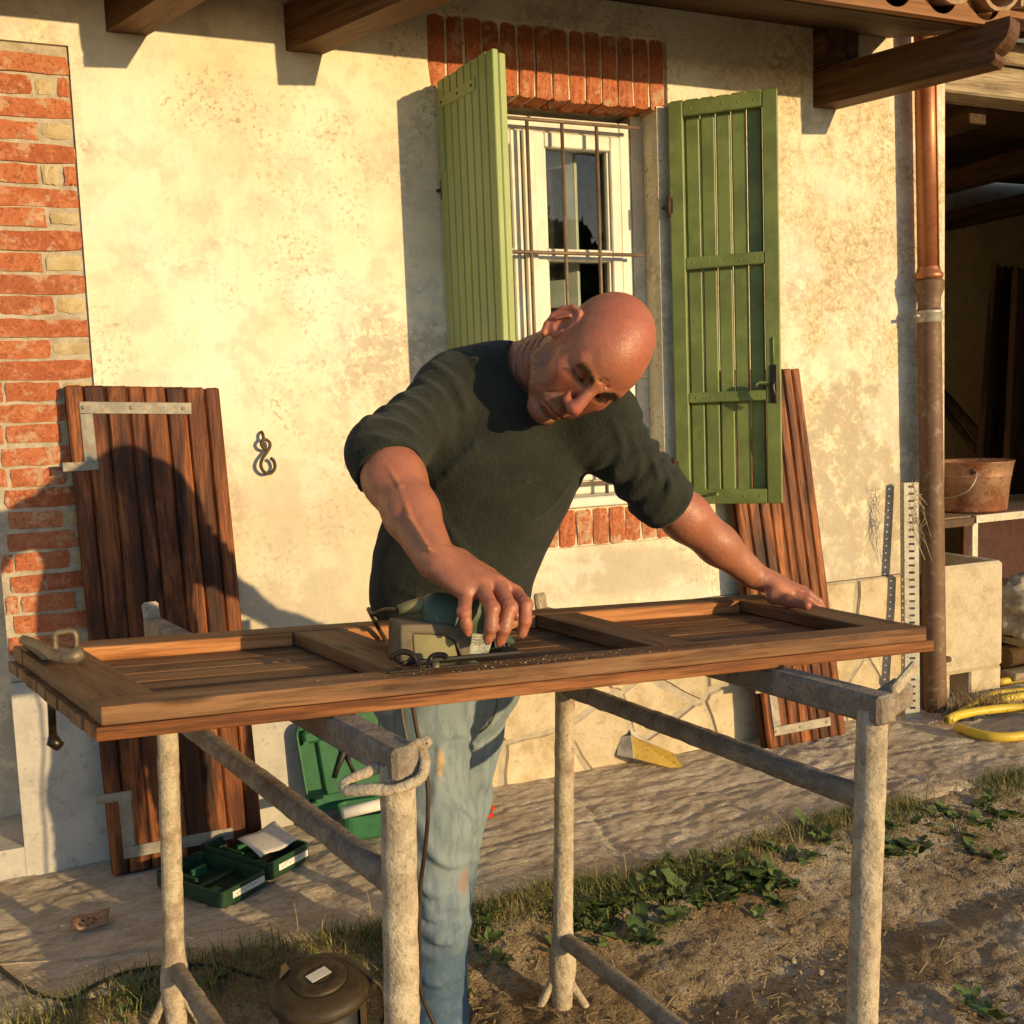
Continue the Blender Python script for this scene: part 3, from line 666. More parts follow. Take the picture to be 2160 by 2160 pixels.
for i in range(13):
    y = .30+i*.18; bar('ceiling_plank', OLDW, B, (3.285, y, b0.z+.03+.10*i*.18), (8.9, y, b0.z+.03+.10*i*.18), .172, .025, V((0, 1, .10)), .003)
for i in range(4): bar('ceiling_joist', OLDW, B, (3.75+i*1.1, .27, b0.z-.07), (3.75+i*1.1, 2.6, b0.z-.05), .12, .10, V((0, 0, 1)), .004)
for i in range(10):
    M_ = Matrix.Translation((3.36+i*.192, -.05+random.uniform(-.01, .01), b0.z+.235)) @ Matrix.Rotation(sl, 4, 'X')
    mesh_obj('cover_tile', tc, TILE, B, M_); mesh_obj('pan_tile', tp, TILE, B, Matrix.Translation((.096, .02, .01)) @ M_)
bar('roof_board', FASCIA, B, (3.30, .0, b0.z+.212), (6.5, .0, b0.z+.205), .17, .025, V((0, 1, .3)), .003)
# old brown shutters leaning in the dark -----------------------------------
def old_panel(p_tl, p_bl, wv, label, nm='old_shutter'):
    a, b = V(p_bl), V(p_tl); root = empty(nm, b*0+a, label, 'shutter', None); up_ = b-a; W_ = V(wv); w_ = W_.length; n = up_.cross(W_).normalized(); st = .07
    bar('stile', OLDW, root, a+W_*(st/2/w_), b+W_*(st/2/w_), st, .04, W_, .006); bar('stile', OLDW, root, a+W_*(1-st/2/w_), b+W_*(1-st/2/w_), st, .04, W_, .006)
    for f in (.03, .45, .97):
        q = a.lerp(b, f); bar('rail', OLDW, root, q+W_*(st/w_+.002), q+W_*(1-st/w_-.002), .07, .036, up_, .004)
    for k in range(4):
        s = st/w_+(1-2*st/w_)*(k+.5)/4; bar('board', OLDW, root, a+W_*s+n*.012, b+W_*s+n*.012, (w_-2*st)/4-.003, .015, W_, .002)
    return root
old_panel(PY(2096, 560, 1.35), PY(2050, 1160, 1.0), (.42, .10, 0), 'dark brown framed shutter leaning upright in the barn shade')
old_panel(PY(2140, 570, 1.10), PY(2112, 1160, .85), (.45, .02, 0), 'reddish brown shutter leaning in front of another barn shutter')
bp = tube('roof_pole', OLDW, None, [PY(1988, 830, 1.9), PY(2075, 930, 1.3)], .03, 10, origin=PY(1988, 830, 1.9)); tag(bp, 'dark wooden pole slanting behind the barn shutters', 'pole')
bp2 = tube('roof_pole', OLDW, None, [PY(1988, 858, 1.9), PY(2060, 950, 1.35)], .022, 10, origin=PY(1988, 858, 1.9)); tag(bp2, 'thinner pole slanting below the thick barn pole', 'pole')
# metal bench ----------------------------------------------------------------
BZ = .735; cY = .16; bc = PY(2056, 1098, cY); bc.z = BZ
bench = empty('metal_bench', (bc.x, cY, 0), 'galvanised metal bench carrying a rusty bucket', 'bench')
def ang(a, b, side): return bar('bench_rail', GALV, bench, a, b, .035, .02, side, .001)
ang(bc, bc+V((1.0, 0, 0)), V((0, 0, 1))); bar('bench_rail', IRON, bench, bc+V((-.27, .0, -.008)), bc+V((-.012, .0, -.008)), .035, .02, V((0, 0, 1)), .001)
ang(bc+V((-.26, .55, 0)), bc+V((1, .55, 0)), V((0, 0, 1)))
for dx, dy in ((.005, .011), (.98, .011), (-.26, .54), (.98, .54)): bar('leg', GALV, bench, (bc.x+dx, cY+dy, 0), (bc.x+dx, cY+dy, BZ-.018), .033, .02, V((1, 0, 0)), .001)
MESHM = m_patchy('rusty_mesh_top', (.22, .15, .09), (.30, .21, .13), (.06, .035, .02), 60, .7, .3, .9, .004)
aabox('bench_top', MESHM, bench, (bc.x-.26, cY+.012, BZ-.004), (bc.x+1.0, cY+.54, BZ+.016), .002)
pn = aabox('red_panel', m_patchy('dark_red_panel', (.045, .010, .006), (.075, .016, .009), (.02, .006, .004), 25, .6), None, (bc.x+.04, cY+.10, .02), (bc.x+.95, cY+.12, BZ-.03), .002); tag(pn, 'dark red sheet standing under the metal bench', 'panel')
# bucket ----------------------------------------------------------------------
bk0 = PY(2048, 1085, cY+.16); bk0.z = BZ+.018
sc = .178
bu = empty('bucket', bk0, 'rusty round metal bucket on the metal bench', 'bucket'); Mb = Matrix.Translation(bk0)
lathe('bucket_body', RUST, bu, [(0, .004), (.148, .004), (.150, 0), (.152, .01), (.166, .155), (.172, .16), (.170, .165), (.174, .19), (.181, .222), (.184, .226), (.182, .230), (.176, .224), (.168, .16), (.148, .012), (0, .010)], Mb, 36)
for s in (-1, 1): lathe('ear', IRON, bu, [(0, .008), (.012, .006), (.014, 0)], Mb @ Matrix.Translation((-.08*1-.04, -.125+s*.0, .19)) @ Matrix.Rotation(math.pi/2, 4, 'X') @ Matrix.Rotation(-.75, 4, 'Y'), 10) if s > 0 else None
tube('handle', GALV, bu, smooth_path([bk0+V((-.115, -.14, .192)), bk0+V((-.15, -.16, .15)), bk0+V((-.185, -.14, .10)), bk0+V((-.2, -.02, .07)), bk0+V((-.19, .09, .12)), bk0+V((-.12, .14, .192))], 5), .003, 6)
# concrete trough on blocks -----------------------------------------------------
ty = -.045; q0, q1 = PY(1975, 1300, ty), PY(2117, 1290, ty); zt_, zb_ = PY(2060, 1188, ty).z, PY(2060, 1417, ty).z
def trough():
    tx0, tx1 = q0.x, q1.x; root = empty('stone_trough', ((tx0+tx1)/2, ty+.25, zb_), 'square pale concrete trough raised on blocks behind the downpipe', 'trough')
    x0, x1, y0, y1 = tx0, tx1, ty, ty+.5; w_ = .035; vs, fs = [], []
    def ring(x0, x1, y0, y1, z, r=.018):
        out = []
        for cx, cy, a0 in ((x1-r, y0+r, -90), (x1-r, y1-r, 0), (x0+r, y1-r, 90), (x0+r, y0+r, 180)):
            for k in range(4): a = math.radians(a0+30*k); out.append((cx+r*math.cos(a), cy+r*math.sin(a), z))
        return out
    rings = [ring(x0+.012, x1-.012, y0+.012, y1-.012, zb_), ring(x0, x1, y0, y1, zb_+.02), ring(x0, x1, y0, y1, zt_-.012), ring(x0+.010, x1-.010, y0+.010, y1-.010, zt_), ring(x0+w_, x1-w_, y0+w_, y1-w_, zt_-.004), ring(x0+w_+.01, x1-w_-.01, y0+w_+.01, y1-w_-.01, zb_+.05)]
    for r in rings: vs += r
    m_ = 16
    for i in range(len(rings)-1):
        for k in range(m_): fs.append((i*m_+k, i*m_+(k+1) % m_, (i+1)*m_+(k+1) % m_, (i+1)*m_+k))
    fs += [tuple(range(m_-1, -1, -1)), tuple((len(rings)-1)*m_+k for k in range(m_))]
    A = np.array(vs); A += (fbm(A*16, 3)*.006)[:, None]*np.array([.6, .6, .6])
    mesh_obj('basin', pydata(A.tolist(), fs), TROUGH, root)
    d = PY(1998, 1390, ty); tube('drain_plug', IRON, root, [d+V((0, .02, 0)), d+V((0, -.012, 0))], .013, 10); return root
trough()
for (a, b, lab) in ((2042, 2108, 'rough concrete block under the right side of the trough'), (1985, 2003, 'narrow concrete block under the left side of the trough')):
    pa, pb = PY(a, 1440, ty+.03), PY(b, 1440, ty+.03); o = aabox('concrete_block', TROUGH, None, (pa.x, ty+.02, -.03), (pb.x, ty+.42, zb_+.003), .008, jit=.004, seed=a); tag(o, lab, 'block')
# slotted angle leaning by the pipe ---------------------------------------------
def slotted():
    b = PZ(1935, 1520, 0); t = PY(1925, 1018, -.075); b.y = -.125; b.z = 0.002
    root = empty('slotted_angle', b, 'galvanised slotted steel angle leaning beside the downpipe', 'metal strip')
    d = t-b; L_ = d.length; u = d.normalized(); wv = V((.92, -.38, 0)); wv = (wv-u*wv.dot(u)).normalized(); n = wv.cross(u)
    W_ = .058; org = b-wv*W_*.6
    def face(nm, s_dir, Wd, nsl):
        vs, fs = [], []; cols = [0, .30, .70, 1.0] if nsl else [0, 1]
        rows = [0.0]; step = .0285; k = .012
        while k+.02 < L_: rows += [k, k+.009]; k += step
        rows.append(L_)
        for r in rows:
            for c in cols: vs.append(org+u*r+s_dir*(c*Wd)-b)
        nc = len(cols)
        for i in range(len(rows)-1):
            for j in range(nc-1):
                if nsl and j == 1 and i % 2 == 1: continue
                fs.append((i*nc+j, i*nc+j+1, (i+1)*nc+j+1, (i+1)*nc+j))
        o = mesh_obj(nm, pydata(vs, fs), GALV, root, Matrix.Translation(b)); md = o.modifiers.new('th', 'SOLIDIFY'); md.thickness = .0022; md.offset = 0; return o
    face('slotted_flange', wv, W_, True); face('slotted_flange', -n*1.0, .038, True)
slotted()
# dry straw stuck behind the pipe
st = []; rr = random.Random(3); vs, fs = [], []
c = PY(1928, 1075, -.14)
for i in range(60):
    p = c+V((rr.uniform(-.022, .018), rr.uniform(-.02, .02), rr.uniform(-.08, .11))); q = p+V((rr.uniform(-.03, .03), rr.uniform(-.02, .0), rr.uniform(-.09, .05)))
    if i < 4: q = p+V((.05, -.02, -.19+i*.02))
    d_, f_ = tube_data([p, p.lerp(q, .5)+V((rr.uniform(-.015, .015), 0, 0)), q], .0011, 4); n0 = len(vs); vs += d_; fs += [tuple(n0+k for k in f) for f in f_]
so = mesh_obj('straw_tuft', pydata([v-c for v in vs], fs), STRING, None, Matrix.Translation(c)); tag(so, 'dry straw wisps caught between pipe and slotted angle', 'straw')
# yellow hose -----------------------------------------------------------------------
hp = []
for i in range(40):
    a = i/40*2*math.pi*1.0; cpt = PZ(2128, 1535, 0); hp.append((cpt.x+.24*math.cos(a+2.6)+.02*math.sin(3*a), cpt.y+.14*math.sin(a+2.6)+.015*math.cos(2*a), .022+.012*(i/40)))
hp += [(cpt.x+.05, cpt.y+.22, .02), (cpt.x+.28, cpt.y+.30, .02), (cpt.x+.6, cpt.y+.2, .022)]
ho = tube('garden_hose', YHOSE, None, smooth_path(hp[2:], 3), .0175, 10, origin=cpt); tag(ho, 'thick yellow hose coiled on the terrace by the trough', 'hose')
for k, (yy, lab) in enumerate(((1440, 'straight yellow hose length behind the trough block'), (1478, 'yellow hose run between trough block and coil'))):
    p = PZ(2120, yy, .02); o = tube('hose_run', YHOSE, None, smooth_path([p+V((-.02, .02, 0)), p+V((.3, .0, 0)), p+V((.7, -.1, 0)), p+V((1.1, 0, 0))], 5), .016, 8, origin=p); tag(o, lab, 'hose')
# odds and ends on the right ---------------------------------------------------------
def blob(name, mat, c, s, seed, label, cat, amp=.25, freq=2.2):
    bm = bmesh.new(); bmesh.ops.create_icosphere(bm, subdivisions=4, radius=1); A = np.array([v.co[:] for v in bm.verts])
    d = 1+amp*(1-2*np.abs(fbm(A*freq, seed, 4))); 
    for v, k in zip(bm.verts, d): v.co = V((v.co.x*s[0]*k, v.co.y*s[1]*k, max(-s[2]*.8, v.co.z*s[2]*k)))
    me = bpy.data.meshes.new(name); bm.to_mesh(me); bm.free(); o = mesh_obj(name, me, mat, None, Matrix.Translation(c), True); return tag(o, label, cat)
SACK = m_simple('pale_sack_cloth', (.55, .45, .31), .9, .1, sc=12)
p = PY(2165, 1330, .12); blob('sack', SACK, V((p.x, .12, .30)), (.14, .12, .13), 3, 'crumpled pale sack lying beside the trough', 'sack', .35)
o = aabox('scrap_board', GREYWOOD, None, (PY(2122, 1355, .12).x, .0, .165), (PY(2122, 1355, .12).x+1.0, .30, .195), .004, jit=.002, seed=2); tag(o, 'grey scrap board lying under the crumpled sack', 'board')
o = aabox('scrap_board', GREYWOOD, None, (PY(2110, 1430, .1).x, .02, .02), (PY(2110, 1430, .1).x+1.2, .10, .055), .004, jit=.003, seed=8); tag(o, 'grey scrap board on the ground behind the hose', 'board')
p = PY(2126, 1385, .10); o = tube('rolled_mat', m_patchy('brown_mat', (.14, .08, .035), (.20, .12, .05), (.06, .03, .015), 50, .9), None, [(p.x, .12, .105), (p.x+.9, .14, .105)], .048, 14, rough=.004, origin=(p.x, .12, .06)); tag(o, 'rolled brown mat under the grey scrap board', 'mat')
p = PZ(2045, 1512, 0); o = blob('black_bag', BLACKP, V((p.x, p.y, .012)), (.09, .05, .016), 8, 'flat black plastic scrap on the terrace below the trough', 'plastic scrap', .3)
# cardboard -------------------------------------------------------------------------------
CARD = m_patchy('yellow_printed_card', (.50, .32, .04), (.42, .26, .05), (.10, .06, .02), 14, .7, 0, .1, .002, (.35, .6))
CARDW = m_simple('white_card_inside', (.66, .58, .46), .85, .15)
c0 = PZ(1340, 1618, 0)
k = empty('cardboard_box', c0, 'flattened yellow and white cardboard carton leaning on the plinth', 'cardboard')
A_, B_, C_, D_ = PZ(1345, 1598, .0)*0+V((1.775, -.06, .115)), V((1.745, -.10, .01)), V((1.90, -.215, .004)), V((1.935, -.165, .055))
def quad(nm, mat, par, P_, th=.003):
    o = mesh_obj(nm, pydata([p_-V(c0) for p_ in P_], [(0, 1, 2, 3)]), mat, par, Matrix.Translation(c0)); md = o.modifiers.new('s', 'SOLIDIFY'); md.thickness = th; return o
T0, T1, T2, T3 = PY(1332, 1552, -.05), PY(1338, 1600, -.09), PY(1446, 1628, -.16), PY(1420, 1588, -.13)
quad('carton_panel', CARD, k, [T0, T1, T2, T3]); quad('carton_flap', CARDW, k, [T0, T3, T3+V((-.03, .06, .015)), T0+V((.02, .045, .01))]); quad('carton_side', CARDW, k, [T0, T1, T1+V((-.035, .06, .0)), T0+V((-.03, .04, -.01))])
# ================================================================== LEANING BROWN SHUTTERS
def leaning(tl, tr, br, bl, nb, label, straps):
    """corner points of the visible boarded face"""
    tl, tr, br, bl = map(V, (tl, tr, br, bl)); n = (br-bl).cross(tl-bl).normalized()
    if n.y > 0: n = -n
    root = empty('brown_shutter', (bl+br)/2, label, 'shutter')
    g = lambda s, t: (bl.lerp(br, s)).lerp(tl.lerp(tr, s), t)
    wd = br-bl; w_ = wd.length; L_ = (tl-bl).length; rr = random.Random(len(label))
    e = [0]
    for i in range(nb): e.append(e[-1]+rr.uniform(.8, 1.15))
    e = [x/e[-1] for x in e]
    for i in range(nb):
        s = (e[i]+e[i+1])/2; bar('board', STAIN, root, g(s, .0)-n*.010, g(s, 1.0)-n*.010, (e[i+1]-e[i])*w_-.003, .022+rr.uniform(-.0015, .0015), wd, .0055)
    for s in (.06, .94): bar('stile', STAIN2, root, g(s, 0)-n*.036, g(s, 1)-n*.036, .055, .030, wd, .003)
    for t in (.02, .36, .66, .98): bar('rail', STAIN2, root, g(.12, t)-n*.034, g(.88, t)-n*.034, .06, .026, tl-bl, .003)
    for (t, dirn) in straps:
        a = g(.12-.017/w_, t)+n*.0025; b = g(.80, t)+n*.0025; bar('strap_iron', STRAP, root, a, b, .034, .005, tl-bl, .001)
        q0, q1 = g(.12+.0, t), g(.12, t-dirn*.165/L_*1.0); hw = (tl-bl).normalized()*.017*(-dirn)
        bar('strap_iron', STRAP, root, q0+n*.0026+hw*1.02, q1+n*.0026, .034, .005, wd, .001)
        h_ = g(.12, t-dirn*.165/L_)+n*.003; bar('hinge_knuckle', STRAP, root, h_+wd*(.02/w_), h_-wd*(.075/w_), .026, .008, tl-bl, .001)
        for f in (.03, .45, .92): lathe('rivet', STRAP, root, [(0, .003), (.004, .0022), (.006, 0)], Matrix.Translation(a.lerp(b, f)+n*.0028) @ n.to_track_quat('Z', 'Y').to_matrix().to_4x4(), 8)
    return root
leaning(PY(135, 812, -.045), PY(462, 818, -.045), PZ(557, 1788, .004), PZ(238, 1850, .004), 8, 'dark stained plank shutter leaning against the brick pillar', ((.955, 1), (.045, -1)))
rs_tr = PY(1688, 777, -.045); rs_br = PZ(1798, 1553, .004); rs_bl = PZ(1618, 1578, .004); rs_br.y = rs_bl.y = -.15
leaning(rs_tr+(rs_bl-rs_br), rs_tr, rs_br, rs_bl, 8, 'reddish stained plank shutter leaning behind the right green shutter', ((.045, -1),))
# ================================================================== SHUTTER BEING SANDED (table)
TZ0, TGX, TGY = .885, -.033, -.015
def PT(x, y, dz=0):
    d = ray(x, y); t = (TZ0+dz+TGX*CAM.x+TGY*CAM.y-CAM.z)/(d.z-TGX*d.x-TGY*d.y); return CAM+d*t
NL, NR, FR_, FL_ = PT(212, 1492), PT(1955, 1322), PT(1605, 1253), PT(28, 1362)
TN = V((-TGX, -TGY, 1)).normalized()
def G(u, v, h=0.0): return NL.lerp(NR, u).lerp(FL_.lerp(FR_, u), v)+TN*h
TTH = .046
tb = empty('sanded_shutter', G(.5, .5, -TTH), 'half-sanded wooden plank shutter laid flat across two trestles', 'shutter')
def patch(name, mat, u0, v0, u1, v1, u2, v2, u3, v3, h0, h1, par=tb, nseg=1):
    """prism over a (u,v) quad between heights h0<h1"""
    q = [(u0, v0), (u1, v1), (u2, v2), (u3, v3)]; c = G(sum(a for a, _ in q)/4, sum(b for _, b in q)/4, (h0+h1)/2)
    lng = G(*q[1])-G(*q[0]); sid = G(*q[3])-G(*q[0])
    if sid.length > lng.length: lng, sid = sid, lng
    M_ = frame(c, lng, sid); Mi = M_.inverted(); bm = bmesh.new()
    vb = [bm.verts.new(Mi @ G(a, b, h0)) for a, b in q]; vt = [bm.verts.new(Mi @ G(a, b, h1)) for a, b in q]
    bm.faces.new(vb[::-1]); bm.faces.new(vt)
    for i in range(4): bm.faces.new((vb[i], vb[(i+1) % 4], vt[(i+1) % 4], vt[i]))
    bmesh.ops.recalc_face_normals(bm, faces=bm.faces)
    bmesh.ops.bevel(bm, geom=bm.edges[:], offset=.002, segments=2, affect='EDGES', profile=.5)
    me = bpy.data.meshes.new(name); bm.to_mesh(me); bm.free(); return mesh_obj(name, me, mat, par, M_)
FH = -.026     # frame depth, boards below
sv = .115; eu = .062
patch('near_stile', SANDED, 0, 0, 1, 0, 1, sv, 0, sv, FH, 0)
patch('far_stile', SANDED, 0, 1-sv, 1, 1-sv, 1, 1, 0, 1, FH, 0)
def rail(u, w_): return patch('cross_rail', SANDED, u-w_, sv+.0015, u+w_, sv+.0015, u+w_, 1-sv-.0015, u-w_, 1-sv-.0015, FH+.001, -.0008)
rail(eu/2+.001, eu/2); rail(1-eu/2-.001, eu/2)
u1_ = .405; u2_ = .695
# cross rails where the photo shows them
rail(.338, .032); rail(.655, .029)
nb = 8
for i in range(nb):
    a, b = -.008+(1.016)*i/nb, -.008+(1.016)*(i+1)/nb
    patch('board', EDGEW if i == 0 else SANDED, -.006+random.uniform(-.001, .001), a+.005, 1.012, a+.005, 1.012, b-.005, -.006+random.uniform(-.001, .001), b-.005, -TTH, FH-.0006)
# inside faces bare: thin fillets along far stile and rails
for (a, b) in ((eu+.002, .304), (.372, .624), (.686, 1-eu-.002)):
    patch('inner_moulding', BARE, a, 1-sv-.012, b, 1-sv-.012, b, 1-sv-.0015, a, 1-sv-.0015, FH, -.0015)
# hardware --------------------------------------------------------------
# bolt handle at the left end
tube('slide_bolt', BRASS, tb, smooth_path([PT(50, 1350, .016), PT(82, 1362, .016), PT(108, 1378, .016), PT(122, 1386, .017), PT(145, 1388, .02), PT(168, 1379, .024)], 5), [.0085]*14+[.0088]*4+[.010]*4+[.0125]*4, 12)
patch('bolt_plate', STRAP, .008, .70, .045, .66, .05, .84, .010, .97, .0004, .003)
tube('bolt_keeper', BRASS, tb, smooth_path([G(.034, .86, .0), G(.034, .86, .026), G(.042, .86, .030), G(.055, .86, .028), G(.056, .86, .0)], 4), .006, 8)
tube('drop_pin', BLACKHW, tb, [G(.018, .74, -TTH-.0), G(.018, .74, -TTH-.085)], .0065, 10); pn = G(.018, .74, -TTH-.095)
tube('drop_pin', BLACKHW, tb, [G(.018, .74, -TTH-.082), pn, pn-TN*.008+V((.010, -.008, 0))], [.0065, .0115, .009], 10)
# latch on the near stile
bar('latch_plate', BLACKHW, tb, PT(815, 1416, .0028), PT(1008, 1398, .0028), .020, .0045, G(.5, 1)-G(.5, 0), .001)
tube('latch_hook', BLACKHW, tb, smooth_path([PT(886, 1411, .003), PT(881, 1397, .012), PT(868, 1380, .024), PT(846, 1375, .028), PT(822, 1387, .020)], 5), .0048, 8)
tube('latch_hook', BLACKHW, tb, smooth_path([PT(904, 1409, .003), PT(907, 1391, .014), PT(918, 1382, .02), PT(936, 1382, .02), PT(941, 1388, .016)], 5), .0046, 8)
lathe('latch_screw', BRASS, tb, [(0, .007), (.006, .006), (.007, 0)], Matrix.Translation(PT(919, 1406, .005)) @ TN.to_track_quat('Z', 'Y').to_matrix().to_4x4(), 12)
# ================================================================== TRESTLES
def encrust(name, mat, par, a, b, r, seed, rough=.0022, n=16, seg=.012, bulge=None):
    a, b = V(a), V(b); k = max(4, int((b-a).length/seg)); pts = [a.lerp(b, i/k) for i in range(k+1)]
    rad = [r*(1+(bulge(i/k) if bulge else 0)) for i in range(k+1)]
    return tube(name, mat, par, pts, rad, n, rough=rough, seed=seed)
def line_px(x0, y0, x1, y1, d0, d1): return PD(x0, y0, d0), PD(x1, y1, d1)
def trestle(nl, fl, nl_top, label, seed, hook):
    """nl/fl: near and far leg axis as (px top, px bottom, depth)"""
    (nx0, nx1, nd), (fx0, fx1, fd) = nl, fl
    nt, nb_ = PD(nx0, nl_top, nd), PD(nx1, 2160, nd); ft, fb = PD(fx0, 1560, fd), PD(fx1, 2100, fd)
    nu = (nt-nb_).normalized(); fu = (ft-fb).normalized()
    gz = lambda p: float(earth_z(np.array(p.x), np.array(p.y))) if p.y < -.77 else 0.0
    def to_z(p, u, z): return p+u*((z-p.z)/u.z)
    def under(p): return TZ0+TGX*p.x+TGY*p.y-TTH*1.003
    zc = under(nt)-.024; nt = to_z(nt, nu, zc); zf = under(to_z(ft, fu, .8))-.024; ft = to_z(ft, fu, zf)
    nb_ = to_z(nb_, nu, gz(nb_)-.01); fb = to_z(fb, fu, gz(fb)-.01)
    root = empty('trestle', (nb_+fb)/2, label, 'trestle')
    encrust('leg', CEMENT, root, nb_, nt-nu*.005, .0235, seed, bulge=lambda t: .30*math.exp(-((t-.12)/.08)**2))
    encrust('leg', CEMENT, root, fb, ft-fu*.005, .0225, seed+1, bulge=lambda t: .38*math.exp(-((t-.12)/.06)**2))
    d = (ft-nt).normalized(); sd = d.cross(V((0, 0, 1)))
    bar('crossbar', CEMTUBE, root, nt-d*.03, ft+d*.10, .042, .046, sd, .006)
    e = ft+d*.10; bar('end_stop', CEMENT, root, e-V((0, 0, .0)), e+V((-.003, .008, .058)), .034, .020, sd, .005, jit=.003, seed=seed)
    for zz, r in ((.665, .0195), (.10, .0185)):
        p, q = to_z(nb_, nu, zz), to_z(fb, fu, zz-.01); encrust('brace_tube', CEMTUBE, root, p, q, r, seed+int(zz*10), .0022, 12)
    # splayed feet
    for p, u in ((nb_, nu), (fb, fu)):
        for s in (-1, 1):
            encrust('foot', CEMENT, root, p+V((0, 0, .11)), p+V((s*.055, -.02*s, .0)), .010, seed+5, .003, 8)
    if hook:
        q = nt+V((0, 0, .005)); R_, F_ = sd.normalized(), -d
        if R_.x < 0: R_ = -R_
        pts = [PD(x, y, nd+dd) for x, y, dd in ((812, 1616, .01), (793, 1621, .0), (746, 1642, -.01), (724, 1658, -.015), (737, 1669, -.025), (780, 1665, -.035), (819, 1666, -.037), (858, 1657, -.036), (888, 1639, -.025), (896, 1606, -.015), (889, 1580, -.01), (901, 1564, -.01), (872, 1573, -.012), (853, 1594, -.02))]
        tube('locking_ring', CEMENT, root, smooth_path(pts, 7), .0072, 10, rough=.0028, seed=seed)
    else:
        q = nt; R_ = sd.normalized()*(1 if sd.x > 0 else -1)
        bar('tube_stub', CEMTUBE, root, q+R_*.015, q+R_*.075+V((0, 0, .012)), .04, .042, V((0, 0, 1)), .008, jit=.004, seed=9)
        bar('end_lip', CEMENT, root, q+R_*.03+V((0, 0, .02))-d*.012, q+R_*.085+V((0, 0, .055))-d*.012, .02, .012, V((0, 0, 1)), .004)
    return root
trestle((838, 848, 1.35), (354, 370, 2.27), 1590, 'cement-crusted steel trestle with bent ring hook, under the brass bolt end', 3, True)
trestle((1842, 1818, 1.58), (1191, 1186, 2.33), 1460, 'cement-crusted steel trestle under the bare end of the shutter', 40, False)
